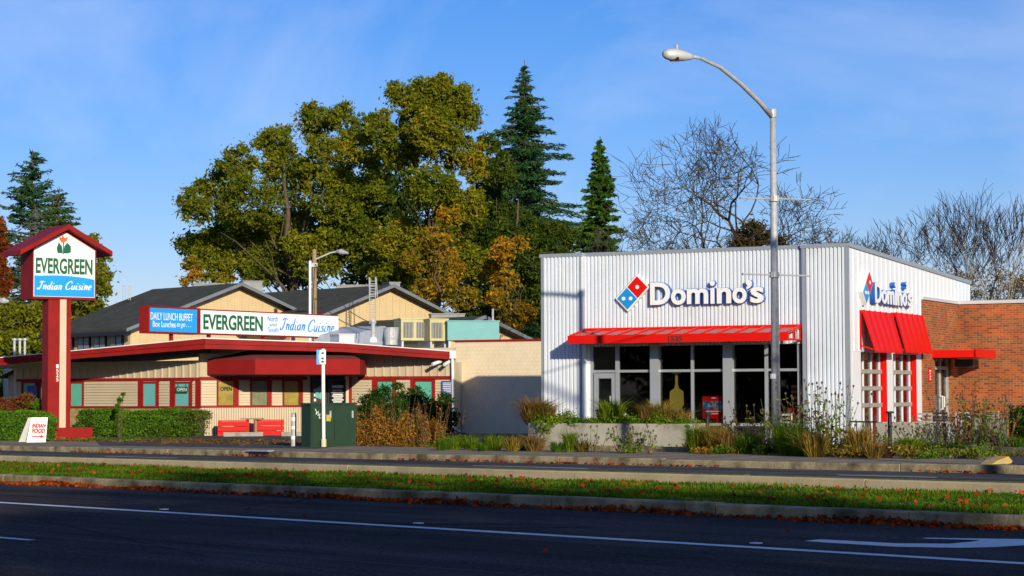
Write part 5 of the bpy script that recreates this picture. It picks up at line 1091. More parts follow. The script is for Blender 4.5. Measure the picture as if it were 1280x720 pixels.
g=onground(367,558.0); t=thing('striped_post','short grey post with white reflective bands left of the green cabinet','bollard',tuple(g)); zt=P(367,517,g.y).z; q=MB(); q.cyl(g.x,g.y,g.z,zt,.08,14); q.tube([(g.x,g.y,zt),(g.x,g.y,zt+.02)],[.08,.05],14); build('post',q,M['galv'],t)
for py0,py1 in ((521.5,525.8),(532.5,536.5),(544.8,549.2)): q=MB(); q.cyl(g.x,g.y,P(367,py1,g.y).z,P(367,py0,g.y).z,.084,14); build('white_band',q,M['signwhite'],t)
g=onground(388,559.0); a=P(388.3,559,g.y);b=P(444.8,557.5,g.y+.9); fc,wc=fr2(a,b); zc0=gz(a.x,a.y); zc1=P(400,504.8,g.y).z
ca=thing('utility_cabinet','large dark green steel utility cabinet behind the bus stop pole','utility cabinet',(a.x,a.y,zc0),fc.a); d_=fc.side(378.8,530,0)[0]; d_=min(max(d_,.5),1.2)
q=MB(); q.box(fc,0,wc,0,d_,zc0,zc1-.03); build('casing',q,M['cabinet'],ca); q=MB(); q.box(fc,-.03,wc+.03,-.03,d_+.03,zc1-.028,zc1+.02); build('lid',q,M['cabinet'],ca)
for x0,x1 in ((.04,wc*.48),(wc*.52,wc-.04)): q=MB(); q.box(fc,x0,x1,-.018,-.001,zc0+.08,zc1-.08); dd=build('door',q,M['cabinet'],ca); h=MB(); h.box(fc,x1-.12,x1-.07,-.05,-.019,zc0+.8,zc0+1.0); build('handle',h,M['galv'],dd)
q=MB(); q.box(fc,FX(fc,407.8,-.02,522),FX(fc,413.5,-.02,522),-.024,-.0185,FZ(fc,410,526.5,-.02),FZ(fc,410,518.5,-.02)); build('yellow_label',q,M['gold'],ca)
q=MB(); pts=[fc.w(FX(fc,x,-.03,py),-.026,FZ(fc,x,py,-.03)) for x,py in ((394,511),(396,515),(395,518),(398,514),(397.5,520),(400,517),(399,523),(402,522))]; q.tube(pts,.012,4); build('graffiti_tag',q,M['signwhite'],ca)
# ---- utility pole, white mast, ladder, wires
c0=P(393,392,95); t=thing('utility_pole','weathered wooden utility pole with a small arm lamp behind the roof sign','utility pole',(c0.x,c0.y,gz(c0.x,c0.y))); tp_=P(393,312,95)
q=MB(); q.tube([(c0.x,c0.y,gz(c0.x,c0.y)-.1),(tp_.x,tp_.y,tp_.z)],[.15,.10],10); build('pole',q,M['wood'],t)
arm=[P(a,b,95-k) for a,b,k in ((395,324,0),(403,320.5,.3),(413,316,.6),(422,314.2,.9))]; q=MB(); q.tube(arm,.035,8); build('lamp_arm',q,M['signwhite'],t); q=MB(); q.tube([P(421,314,94.1),P(426,314.5,94),P(435,316.5,93.8)],[.06,.13,.05],8); build('lamp_head',q,M['galv'],t)
q=MB(); q.box(Frame(tp_.x,tp_.y,0),-.16,.16,-.2,-.1,P(393,334,95).z,P(393,329,95).z); build('bracket',q,M['galv'],t)
c0=P(387.5,392,93); q=MB(); q.tube([(c0.x,c0.y,gz(c0.x,c0.y)),(c0.x,c0.y,P(387.5,326,93).z)],.06,8); o=build('white_mast',q,M['signwhite']); recentre(o,(c0.x,c0.y,gz(c0.x,c0.y))); tag(o,'thin white mast standing just left of the wooden utility pole','mast')
for k,(A,B,sag,lab) in enumerate(((P(393,328,95),P(462,403,84),.5,'upper black service wire from the wooden pole to the roof pipe'),(P(393,372,95),P(466,413,84),.35,'lower black service wire drooping behind the roof sign'))):
    q=MB(); q.tube([A.lerp(B,i/10)-Vector((0,0,sag*math.sin(pi*i/10))) for i in range(11)],.018,5); o=build('overhead_wire',q,M['black']); recentre(o,tuple(B)); tag(o,lab,'wire')
t=thing('roof_ladder','thin grey metal ladder rising above the vent pipe in front of the second gable','ladder',tuple(P(467,405,97)))
a=P(462.2,405,97);b=P(469.5,405,97);a1=P(461.5,346.5,97.2);b1=P(469.5,346.5,97.2)
for u_,v_ in ((a,a1),(b,b1)): q=MB(); q.tube([u_,v_,v_+Vector((0,.5,.0)),v_+Vector((0.05,.5,-.9))],.024,6); build('rail',q,M['galv'],t)
for k in range(17): s_=(k+.5)/18; q=MB(); q.tube([a.lerp(a1,s_),b.lerp(b1,s_)],.016,5); build('rung',q,M['galv'],t)
t=thing('roof_pipe_frame','thin metal pipe frame on the apartment roof at the left','pipe frame',tuple(P(157,373,104)))
for a,b in ((153.5,0),(157,0),(160.5,0),(163,0)): q=MB(); q.tube([P(a,375,104),P(a,357.5,104)],.02,5); build('pipe',q,M['galv'],t)
q=MB(); q.tube([P(153.5,357.5,104),P(157,357.5,104)],.02,5); q.tube([P(160.5,357.5,104),P(163,357.5,104)],.02,5); build('cross_pipe',q,M['galv'],t)
# ---- apartment building with gables
GA=math.atan2(DN[1],DN[0]); M['bargegrey']=mat('grey_barge_paint',(.17,.19,.22),.6)
def gable(t,ax,ay,half,zA,slope,back,zbase,wallm='yellowcream',wins=()):
    f=Frame(ax,ay,GA); ze=zA-slope*half
    q=MB(); q.pxz(f,[(-half+.3,zbase),(half-.3,zbase),(half-.3,ze-.02),(0,zA-.10),(-half+.3,ze-.02)],.3,back-.3); build('wall',q,M[wallm],t)
    n=int(2*half/.42)
    for i in range(n):
        x=-half+.35+i*.42
        if x>half-.35: break
        q=MB(); q.box(f,x,x+.045,.27,.302,zbase,zA-slope*abs(x)-.22); build('batten',q,M[wallm],t)
    for s_ in (-1,1):
        q=MB(); e=half+.35; pts=[(0,zA),(s_*e,zA-slope*e),(s_*e,zA-slope*e-.1),(0,zA-.12)]
        q.pxz(f,pts,-.35-.002*s_,back+.2); r=build('roof',q,M['roofing'],t)
        q=MB(); pts=[(0,zA+.03),(s_*e,zA-slope*e+.03),(s_*e,zA-slope*e-.12),(0,zA-.14)]; q.pxz(f,pts,-.40-.002*s_,-.36); build('barge_board',q,M['bargegrey'],r)
    return f
A1=P(297,354,101.2); A2=P(486.5,356,103)
ap=thing('apartment_building','cream two gabled apartment building with dark shingle roofs behind the restaurant','apartment building',(A1.x,A1.y,gz(A1.x,A1.y)),GA)
f1=gable(ap,A1.x,A1.y,6.2,A1.z,.36,7.2,gz(A1.x,A1.y)); f2_=gable(ap,A2.x,A2.y,6.2,A2.z,.36,11,gz(A2.x,A2.y))
# eave wall windows on the left long side
for px0,px1 in ((65,84),(88,93),(99.5,114),(119.5,134),(139.5,155)):
    y0,_=f1.side(px0,425,-5.9);y1,_=f1.side(px1,425,-5.9); z0=f1.side(px0,434,-5.9)[1]; z1=f1.side(px0,414.5,-5.9)[1]
    ya,yb=min(y0,y1),max(y0,y1); q=MB(); q.box(f1,-6.0,-5.895,ya,yb,z0-.8,z1); w_=build('window',q,M['black'],ap)
    for k in (0,1): q=MB(); q.box(f1,-6.02,-6.001,ya+.06+(yb-ya)/2*k,ya+(yb-ya)/2*(k+1)-.06,z0-.75,z1-.08); build('pane',q,M['dkglass'] if px0<95 else mat('curtained_pane',(.16,.19,.22),.3,spec=.6),w_)
q=MB(); q.box(f1,-6.62,-6.3,-.35,7.4,A1.z-.36*6.55-.28,A1.z-.36*6.55-.1); build('gutter',q,M['black'],ap)
M['boxgrey']=mat('dull_grey_metal',(.26,.26,.25),.6)
def rbox(lab,px0,px1,pyt,pyb,Y,name='roof_vent_box',mt='trimgrey'):
    mt='boxgrey'
    a=P(px0,pyb,Y);b=P(px1,pyb,Y+.2); f,w=fr2(a,b); q=MB(); q.box(f,0,w,0,1.2,a.z-.4,P(px0,pyt,Y).z); q.box(f,-.04,w+.04,-.04,1.24,P(px0,pyt,Y).z,P(px0,pyt,Y).z+.05); o=build(name,q,M[mt]); recentre(o,tuple(a)); tag(o,lab,'roof box')
rbox('grey metal box behind the left gable peak',304,328,352,366,104,mt='galv'); rbox('small pale box right of the second gable peak',487,500,353.5,362,106,mt='galv')
rbox('long low pale vent on the ridge left of the second gable',421,470,357,362,110,mt='whiteroof'); rbox('low pale skylight just left of the first gable peak',242,280,355,360,110,mt='whiteroof'); rbox('long grey box on the low roof behind the air conditioners',539,581,393,400,99,mt='galv')
A3=P(599.5,395,96); lh=thing('low_house','small cream gabled house with dark roof partly hidden behind the teal cabinet','house',(A3.x,A3.y,gz(A3.x,A3.y)),GA); gable(lh,A3.x,A3.y,3.3,A3.z,.34,11.5,gz(A3.x,A3.y))
q=MB(); q.tube([P(616,402,95),P(616,386,95)],.05,8); o=build('roof_mast',q,M['galv']); recentre(o,tuple(P(616,402,95))); tag(o,'thin grey pipe rising above the teal cabinet','pipe')
A4=P(30,456,90); sh=thing('tan_shed','small tan gabled shed at the left edge behind the hedge','shed',(A4.x,A4.y,gz(A4.x,A4.y)))
a=P(10.5,470,88);b=P(36,458,88); f,w=fr2(Vector((a.x,a.y,0)),Vector((b.x,b.y,0))); z_=gz(a.x,a.y); q=MB(); q.pxz(f,[(0,z_),(w,z_),(w,b.z),(0,a.z)],0,3); build('wall',q,M['cream'],sh); q=MB(); q.pxz(f,[(-.3,a.z-.1),(w,b.z+.03),(w,b.z+.13),(-.3,a.z)],-.25,3.2); build('roof',q,M['roofing'],sh)
t=rb('blue_notice',FL,33.5,45,482,500,-.6,-.56,'navy',None); recentre(t,tuple(P(39,500,84))); tag(t,'blue notice board at the left end of the restaurant wall','notice')
q=MB(); q.tube([P(1.2,560,70),P(1.2,461,70)],.05,8); q.box(Frame(*P(-4,0,70).xy,0),0,.42,-.02,.02,P(0,378,70).z-.06,P(0,374,70).z) if False else None
# ---- traffic lamp arm stub at the left edge
t=thing('side_street_lamp','small grey lamp poking in at the left edge beside the pylon sign','street lamp',tuple(onground(-30,560)))
g=onground(-30,560); q=MB(); q.tube([g,P(-30,370,g.y)],.09,8); q.tube([P(-30,372,g.y),P(0,375.5,g.y)],.03,6); build('pole',q,M['galv'],t); q=MB(); q.tube([P(-2,375.7,g.y),P(4,375.8,g.y),P(11,377,g.y)],[.05,.10,.04],8); build('lamp_head',q,M['galv'],t)
# ================================================================== TREES
def base_at(px,Y): p=P(px,500,Y); return (p.x,p.y,gz(p.x,p.y))
LA=[(245,262,22),(250,310,26),(272,238,24),(300,205,24),(318,255,36),(300,315,34),(345,178,24),(360,222,38),(350,300,44),(395,152,26),(408,200,38),(420,250,38),(395,325,36),(432,152,20),(455,185,26),(450,300,34),(462,240,24),(270,345,22),(320,345,22)]
broadleaf('walnut_tree','largest yellow green broadleaf tree, left half of the big crown behind the gables',base_at(378,128),lobes_px(LA,128,3),85000,.25,LM['autumn'],tr=.42,cr_=.15,nl=50)
LB=[(470,160,24),(505,124,22),(528,114,19),(530,140,24),(555,140,24),(553,112,17),(575,128,20),(586,150,17),(540,165,32),(500,185,32),(575,190,26),(592,205,18),(540,232,32),(500,300,36),(562,290,34),(588,262,24),(545,345,34),(600,335,26),(485,350,28)]
broadleaf('walnut_tree','tall green and gold broadleaf tree just left of the tall fir',base_at(545,122),lobes_px(LB,122,3),75000,.24,LM['autumn2'],bm='barkg',tr=.36,cr_=.15,nl=60)
LD=[(620,215,24),(612,182,13),(608,250,26),(640,285,34),(612,305,34),(662,322,34),(692,300,28),(700,345,26),(640,365,34),(676,375,30),(715,300,16),(600,380,26)]
broadleaf('dark_tree','dark green leafy tree in front of the tall fir, left of the pizza shop',base_at(645,132),lobes_px(LD,132,3),42000,.27,LM['dark'],tr=.3,cr_=.17)
LD2=[(490,215,34),(450,260,40),(520,260,40),(400,290,45),(350,320,45),(470,340,50),(545,330,50),(260,320,26),(290,290,30),(600,280,30)]
broadleaf('dark_tree','dark tree showing in the gaps behind the two big yellow green crowns',base_at(470,142),lobes_px(LD2,142,3),30000,.42,LM['dark'],tr=.35,cr_=.26)
LO=[(628,312,15),(618,335,15),(634,350,14),(650,303,9),(655,390,15),(640,402,16),(622,372,14)]
broadleaf('maple_tree','small orange maple glowing below the tall fir',base_at(632,118),lobes_px(LO,118,1.5),5200,.26,LM['orange'],tr=.15,cr_=.28,nl=30)
LO=[(540,300,20),(556,335,22),(535,365,22),(520,330,16),(575,372,20),(560,270,13)]
broadleaf('maple_tree','gold and orange tree between the second gable and the tall fir',base_at(553,114),lobes_px(LO,114,1.5),7000,.26,LM['orange'],tr=.18,cr_=.28,nl=30)
LO=[(238,330,10),(243,345,9),(232,352,7)]
broadleaf('maple_tree','small patch of bright orange tree at the left foot of the big crown',base_at(240,116),lobes_px(LO,116,1),900,.25,LM['orange'],tr=.1,cr_=.3,nl=12)
bare('sparse_gold_tree','nearly leafless gold tipped tree peeping over the apartment roof',base_at(212,118),7.3,1.0,'barkg',5,depth=5,r0=.12,leafm=LM['orange'],nleaf=700,lsz=.22)
conifer('fir_tree','tallest fir tree with open drooping branches left of the pizza shop',base_at(657,145),P(656,69,145).z,5.5,LM['fir'],whorl=.27,droop=.20,z0=.12,size=.42,prof=lambda q:min(1.0,(1-q)*1.75),tr=.30,dens=1.35,jag=.6,asp=.2)
conifer('fir_tree','fir tree low behind the orange maple, left of the tallest fir',base_at(622,150),P(620,185,150).z,4.8,LM['fir'],whorl=.7,droop=.25,size=.45,tr=.3)
LS=[(741,182,13),(745,205,16),(757,218,16),(735,225,10),(762,245,20),(742,250,15),(775,262,14),(757,275,22),(738,280,10),(782,290,11),(770,300,18),(748,308,16),(728,300,8)]
LSx=[(x*.93+742*.07 if True else x,y,r*1.12) for x,y,r in LS]
conifer('sequoia_tree','smaller narrow dense conifer with rusty branch tips, right of the tallest fir',base_at(752,112),P(742,166,112).z,1.75,LM['sequoia'],whorl=.22,droop=.05,z0=.28,size=.30,prof=lambda q:min(1.0,(1-q)*1.9)**.75,dens=2.3,tr=.22,asp=.32,jag=.38)
# left edge group
conifer('fir_tree','dark fir tree at the left edge above the pylon sign',base_at(38,150),P(38,178,150).z,6.4,LM['fir'],whorl=.5,droop=.2,size=.45,prof=lambda q:(1-q)**.6,tr=.35,up=.25)
conifer('fir_tree','bright green conifer between the dark fir and the pylon sign',base_at(72,138),P(72,225,138).z,3.4,LM['fir2'],whorl=.55,droop=.15,size=.4,prof=lambda q:(1-q)**.5)
conifer('spruce_tree','pale blue spruce beside the left side of the pylon sign',base_at(42,118),P(43,248,118).z,2.3,LM['spruce'],whorl=.4,droop=.15,size=.3,prof=lambda q:(1-q)**.55,dens=1.3)
L_=[(-8,285,13),(0,310,14),(-2,335,14),(-18,300,20),(4,358,11)]
broadleaf('russet_tree','russet red tree cut off by the left edge of the picture',base_at(-2,112),lobes_px(L_,112,1.5),9000,.26,LM['russet'],tr=.25,cr_=.26,nl=30)
L_=[(20,400,26),(60,395,22),(40,430,28),(95,385,20),(8,440,26),(108,362,13),(125,352,9),(118,380,12),(92,345,14),(75,365,16)]
broadleaf('yellow_green_tree','rounded yellow green tree behind the pylon sign',base_at(60,108),lobes_px(L_,108,1.5),16000,.26,LM['autumn'],tr=.25,cr_=.24,nl=50)
L_=[(128,320,9),(124,340,13),(130,362,10),(118,300,8),(112,380,12),(136,345,6)]
broadleaf('loose_tree','thin loose leaved tree right of the pylon sign top',base_at(122,112),lobes_px(L_,112,1),2600,.24,LM['autumn2'],bm='barkg',tr=.13,cr_=.3,nl=40)
L_=[(-20,470,28),(10,478,22),(30,500,20),(-10,500,26),(45,470,14)]
broadleaf('dark_tree','dark low tree mass at the left edge under the pylon sign',base_at(10,100),lobes_px(L_,100,2),7000,.3,LM['dark'],cr_=.26)
# bare trees over the pizza shop
bare('bare_tree','largest bare tree spreading over the pizza shop roof behind the street lamp',base_at(958,92),15.4,1.12,'barkd',21,depth=7,r0=.44,wig=.36,lean=(-.05,0),fork=.25,upw=.08,mr=.014)
bare('bare_tree','bare tree leaning left beside the narrow conifer',base_at(884,88),10.6,1.1,'barkg',8,depth=6,r0=.20,lean=(-.22,0),fork=.27,upw=.18,mr=.013)
L_=[(930,295,13),(945,283,12),(958,296,13),(940,305,14),(920,305,10),(975,300,9)]
broadleaf('ivy_tree','ivy covered dark trunk of a tree rising just above the shop roof beside the lamp',base_at(945,90),lobes_px(L_,90,1),2300,.17,leafmat('ivy_leaves',[(.03,.04,.01),(.08,.06,.015),(.14,.08,.02)]),bm='barkd',tr=.22,cr_=.6,nl=50,shell=.05)
bare('bare_tree','bare tree with upright twigs right of the lamp behind the shop parapet',base_at(1000,96),9.4,1.2,'barkd',33,depth=6,r0=.18,fork=.25,upw=.05)
bare('bare_tree','thin pale barked tree above the right corner of the white shop',base_at(1112,84),8.8,.85,'birch',41,depth=6,r0=.12,fork=.30,lean=(-.12,0),upw=.25,mr=.011)
bare('bare_tree','thin bare twiggy tree left of the pale tree, over the shop corner',base_at(1080,90),8.2,1.1,'barkg',44,depth=6,wig=.35,r0=.12,fork=.27,lean=(.05,0),upw=.12,mr=.011)
bare('bare_tree','pale stemmed slender tree over the back end of the white parapet',base_at(1180,86),8.0,.65,'birch',52,depth=6,r0=.10,fork=.36,lean=(.02,0),upw=.3,mr=.011)
bare('bare_tree','gnarled dark oak above the brick wing at the right',base_at(1235,84),8.6,1.3,'barkd',61,depth=7,wig=.45,r0=.30,fork=.24,lean=(.05,0),upw=.04,mr=.013)
bare('bare_tree','bare tree with orange tinted twigs at the right edge of the picture',base_at(1300,90),8.0,1.2,'barkg',66,depth=6,wig=.42,r0=.24,fork=.26,upw=.06)
bare('bare_tree','slim pale birch standing among the dark branches at the far right',base_at(1258,80),6.6,.55,'birch',71,depth=5,r0=.09,fork=.42,lean=(-.03,0))
bare('bare_tree','bare crooked tree between the white parapet and the gnarled oak',base_at(1150,94),7.8,1.25,'barkd',79,depth=6,wig=.45,r0=.16,fork=.25,lean=(-.1,0),upw=.05)
LM['brownleaf']=leafmat('withered_leaves',[(.05,.035,.01),(.14,.075,.015),(.26,.12,.02),(.10,.09,.02)],scale=.8)
L_=[(1215,352,16),(1245,350,18),(1270,356,18),(1300,350,22),(1190,350,12)]
broadleaf('oak_tree','withered brown leafy thicket low behind the brick wing',base_at(1215,98),lobes_px(L_,98,2),2600,.14,LM['brownleaf'],bm='barkd',tr=.2,cr_=.8,nl=80,shell=.05)
# distant belt closing the horizon behind the buildings
for i,(px,py) in enumerate(((-60,430),(190,440),(700,440),(790,430),(900,430),(1010,440),(1120,430),(1330,420),(1400,380),(-160,400))):
    L_=[(px+R.uniform(-45,45),py+R.uniform(-14,45),R.uniform(24,42)) for _ in range(6)]
    broadleaf('distant_tree',['distant dark tree beyond the left edge of the restaurant','distant tree hidden behind the apartment roofs','distant tree behind the block building','distant tree behind the left half of the shop','distant tree behind the middle of the shop','distant tree behind the shop under the bare trees','distant tree behind the side parapet','distant tree beyond the right edge of the brick wing','taller distant tree outside the right edge','taller distant tree outside the left edge'][i],base_at(px,175),lobes_px(L_,175,4),4000,.6,LM['dark'],cr_=.28,nl=10)
# street trees behind the photographer: they shade the near road
lab9=['first','second','third','fourth','fifth','sixth','seventh','eighth','ninth','tenth','eleventh','twelfth']
for i,(u,v,h,r) in enumerate(((-4,-7,13.0,4.2),(-14,-8.5,13.6,4.6),(-23,-7,14.2,4.6),(-32.5,-8,20.5,5.0),(-38,-8.5,21.2,5.0),(-43.5,-8,20.0,4.8),(-52,-8,16.0,4.2),(-64,-7,16.4,5.2),(-84,-9,17,6),(-98,-8,17,6),(8,-9,14.5,4.4))):
    x,y=xy(u,v); z=gz(x,y,.12); L_=[]
    for k in range(9):
        a=R.uniform(0,2*pi); q=R.uniform(0,.75)*r; zz=h*R.uniform(.34,.86); L_.append((x+math.cos(a)*q,y+math.sin(a)*q,z+zz,r*.5,r*.5,r*.42))
    L_.append((x,y,z+h*.9,r*.42,r*.42,r*.4))
    broadleaf('street_tree',lab9[i]+' street tree behind the photographer, outside the picture',(x,y,z),L_,4200,.58,LM['autumn'],tr=.3,cr_=.26,nl=25,group='street trees behind the photographer')
for i,u in enumerate((18,29,40,52,64,77)):  # unseen trees put in so the shop windows reflect dark foliage
    x,y=xy(u,-30-(i%2)*4); z=gz(x,y,.1); L_=[(x+R.uniform(-4.5,4.5),y+R.uniform(-3,3),z+R.uniform(1.5,12),3.2,3.2,3) for _ in range(12)]
    broadleaf('distant_tree',lab9[i]+' unseen dark tree across the street at the left, added to darken the shop window reflections',(x,y,z),L_,7000,1.1,LM['dark'],tr=.3,cr_=.3,nl=8,group='trees added for the window reflections')
# ================================================================== SHRUBS AND BEDS
def B(px,py,h=.284): p=onground(px,py,h); return p
def hedgebox(lab,pts,z1,lm,n,size,depth,name='hedge'):
    """clipped hedge along picture points on the ground"""
    a,b=pts; f,w=fr2(a,b); t=thing(name,lab,'hedge',tuple(a),f.a); z0=gz(a.x,a.y); hgt=z1-z0
    c=[]; m_=n
    u=NR.random((m_,3)); face=NR.integers(0,10,m_)
    x=u[:,0]*w; y=u[:,1]*depth; z=u[:,2]**.8*hgt
    y=np.where(face<5,-NR.random(m_)**2*.0+NR.random(m_)**2*.25,y); z=np.where((face>=5)&(face<8),hgt*(1-.2*NR.random(m_)**2),z)
    rnd=.18; ex_=np.minimum(x,w-x); z=np.where((ex_<.35),np.minimum(z,hgt*(1-.25*(1-ex_/.35)**2)),z)
    top_=1+.05*np.sin(x*1.7)+.04*np.sin(x*4.3+1)+.03*NR.normal(size=m_); z=z*top_; y=y+.10*np.sin(x*2.3+z*2)+.05*NR.normal(size=m_)
    y=np.where(z>hgt*.8,y+.10,y)
    pts_=np.stack([f.o[0]+x*f.ex[0]+y*f.ey[0],f.o[1]+x*f.ex[1]+y*f.ey[1],z0+z],1); quads('foliage',leafquads(pts_,size,upb=.2),lm,t)
    q=MB()
    for i in range(int(w/.3)): xx=.15+i*.3; s=f.w(xx,depth*.5,z0-.02); limb(q,s,f.w(xx+R.uniform(-.1,.1),depth*.5,z0+hgt*.8),.02,.008,3,.06,4)
    q.box(f,.2,w-.2,.28,depth-.2,z0,z0+hgt*.8); build('stems',q,M['soil'],t); return t
hedgebox('bright green clipped hedge behind the INDIAN FOOD sign at the left edge',(P(-25,553,72.5),P(63,550,72.5)),P(30,516.5,72.5).z,LM['hedge'],15000,.085,1.3)
hedgebox('green clipped hedge with reddish left end in front of the restaurant windows',(P(92,541,81.6),P(244,541.5,78.6)),P(180,514,80).z,LM['hedge2'],21000,.085,1.0)
g=P(25,515,76.5); shrub('reddish shrub rising behind the left hedge',(g.x,g.y,gz(g.x,g.y)),lobes_px([(8,512,12),(22,506,13),(33,500,10),(42,510,12),(0,505,10)],76.5,.4),3500,.10,leafmat('red_brown_shrub',[(.12,.03,.015),(.20,.07,.02),(.14,.14,.02)],scale=2))
g=P(50,515,75.5); shrub('small sprig with pale leaves between the hedge and the pylon post',(g.x,g.y,gz(g.x,g.y)),lobes_px([(44,506,5),(52,508,5),(48,500,3)],75.5,.2),300,.11,LM['greeny'])
g=P(149,512,79.3); shrub('tall sprig growing out of the middle of the long hedge',(g.x,g.y,gz(g.x,g.y)),lobes_px([(147,507,3),(150,500,4),(154,493,3),(146,511,3)],79.3,.1),44,.10,LM['greeny'],stems=5,shell=.1)
# planting in front of the restaurant: green bushes behind, rust shrubs before
for lab,L_,Y,n,s_,lm in (
 ('dark green bush under the left teal window of the right facade',[(465,505,16),(478,493,12),(455,520,14),(492,512,15),(470,525,18)],72,9000,.085,'bushg'),
 ('taller dark green bush with an upright shoot before the siding',[(502,500,13),(498,482,6),(512,510,16),(520,495,12),(530,508,14),(505,525,16)],72.5,9000,.085,'bushg'),
 ('dark bush in the corner by the downspout',[(545,512,14),(556,500,11),(560,520,15),(535,528,16),(552,535,14)],73.5,8000,.085,'bushg')):
    g=P(np.mean([q[0] for q in L_]),540,Y); shrub(lab,(g.x,g.y,gz(g.x,g.y)),lobes_px(L_,Y,.6),n,s_,LM[lm],stems=40,cr_=.24)
for px,py,r,Y,n,lab in ((419,547,15,59.0,44,'rust and gold shrub directly right of the green cabinet'),(447,541,16,60.8,42,'russet shrub between the cabinet shrub and the large one'),(472,535,23,60.6,75,'large rust coloured shrub in the middle of the bed'),(496,543,18,60.3,55,'orange brown shrub right of the large rust coloured one'),(516,535,21,61,62,'feathery gold tipped shrub near the right end of the bed'),(540,544,16,61.2,46,'last feathery golden shrub at the right end of the bed')):
    c=P(px,py,Y); rr=r*Y/F; archshrub(lab,(c.x,c.y,gz(c.x,c.y)),c.x,c.y,c.z,rr*1.15,rr*.9,n,66,LM['rust'],.075)
for i,(px,py,Y) in enumerate(((430,500,60),(452,497,60.5),(497,487,60.5),(520,492,60.5),(543,500,60.5))):
    g=P(px,548,Y); h=P(px,py,Y).z-gz(g.x,g.y); perennial(['wispy shoots at the left of the rust shrubs','wispy shoots above the left rust shrub','wispy shoots above the middle rust shrub','pale feathery shoots right of the middle rust shrub','pale feathery shoots at the right end of the rust shrubs'][i],(g.x,g.y,gz(g.x,g.y)),16,h,.55,LM['rust'],heads=False,leafs=9,lsz=.08,name='wispy_shrub')
q=MB(); 
g=P(572,535,79); perennial('thin vine climbing beside the downspout on the block wall',(g.x,g.y,gz(g.x,g.y)),9,1.5,.45,LM['bushg'],heads=False,leafs=7,lsz=.1,name='vine')
# leaf litter bed, tufts in front of the block building
tufts=[(566,560,.42,.42,'lime',500,'bright green grass tuft left of the block building'),(587,560,.40,.38,'lime',450,'second bright grass tuft in front of the block wall shadow'),(552,561,.30,.3,'greeny',260,'small green tuft beside the rust shrubs'),(618,561,.45,.42,'lime',520,'lime grass tuft midway along the shaded block wall'),(640,562,.4,.36,'grassy',420,'golden grass tuft just left of the long planter'),(603,562,.25,.25,'greeny',220,'tiny green tuft between two lime tufts')]
for px,py,h,sp,lm,n,lab in tufts: tuft(lab,tuple(B(px,py+2)),n,h,sp,LM[lm],.014)
for px,py,h,sp,lm,n,lab in ((668,563,.45,.45,'redgrass',420,'reddish plant clump at the left foot of the long planter'),(656,562,.35,.3,'greeny',300,'green plant by the left end of the bed edging'),(713,564,.55,.3,'lime',380,'yellow green upright tuft in front of the long planter'),(697,564,.3,.3,'greeny',200,'small green weed at the foot of the planter, left of the yellow tuft'),(728,564,.35,.35,'dry',220,'dry weed right of the yellow tuft')): tuft(lab,tuple(B(px,py+1)),n,h,sp,LM[lm],.016)
g=B(784,566.5); perennial('leafy green weed with orange leaves below the lamp shadow on the planter',tuple(g),26,.62,.55,LM['greeny'],leafs=12,lsz=.1); 
g=B(668,562); perennial('dark seed headed weed at the left end of the planter',tuple(g),12,.55,.4,LM['dry'],leafs=5)
g=B(740,565); perennial('dark seed headed weed in front of the planter middle',tuple(g),12,.62,.5,LM['dry'],leafs=4)
g=B(806,566.5); perennial('wiry seed headed weed right of the lamp shadow',tuple(g),10,.55,.45,LM['dry'],leafs=4)
# planter planting
zS_=zPt-.06
def inpl(px,dy=.5): 
    x=FX(FD,px,YP+dy,529); return tuple(FD.w(x,YP+dy,zS_))
for px,dy,h,sp,lm,n,lab in ((668,.6,.80,.62,'redgrass',1700,'large reddish fountain grass at the left end of the long planter'),(681,.6,.7,.5,'redgrass',900,'greener fountain grass beside the large one in the planter'),(765,.6,.78,.55,'lime',900,'upright green grass in front of the shop door'),(757,.8,.6,.4,'redgrass',400,'small bronze grass in front of the shop door'),(812,.6,.62,.45,'redgrass',700,'bronze grass in the planter below the third window'),(826,.7,.7,.5,'grassy',750,'gold grass in the planter left of the peel sign'),(840,.5,.5,.4,'redgrass',500,'low bronze grass below the peel sign'),(853,.6,.45,.4,'grassy',450,'low gold grass at the right end of the long planter')): tuft(lab,inpl(px,dy),n,h,sp,LM[lm],.014)
for i,(px,h,sp) in enumerate(((684,.30,.5),(697,.32,.45),(712,.38,.5),(726,.22,.4),(742,.2,.4),(780,.28,.4),(797,.30,.45),(820,.32,.5),(838,.28,.5),(855,.25,.4))):
    x,y,z=inpl(px,.35); L_=[(x+R.uniform(-.3,.3),y+R.uniform(-.15,.2),z+R.uniform(.05,h*.6),sp*.5,.3,h*.55) for _ in range(5)]
    shrub(['low lime ground cover spilling at the left of the long planter','lime ground cover right of the fountain grass','taller lime ground cover by the white corner','thin ground cover left of the short bollard','thin ground cover right of the short bollard','green ground cover right of the door grass','green ground cover below the white cafe chair','bright ground cover under the gold grass','bright ground cover below the peel sign','ground cover at the right end of the long planter'][i],(x,y,z),L_,900,.06,LM['lime' if i%3 else 'greeny'],stems=5)
x,y,z=inpl(683,-.02); shrub('lime plant hanging over the front edge of the long planter',(x,y,z),[(x,y,z-.02,.28,.12,.2),(x+.2,y-.02,z+.08,.25,.12,.15)],900,.06,LM['lime'],stems=4)
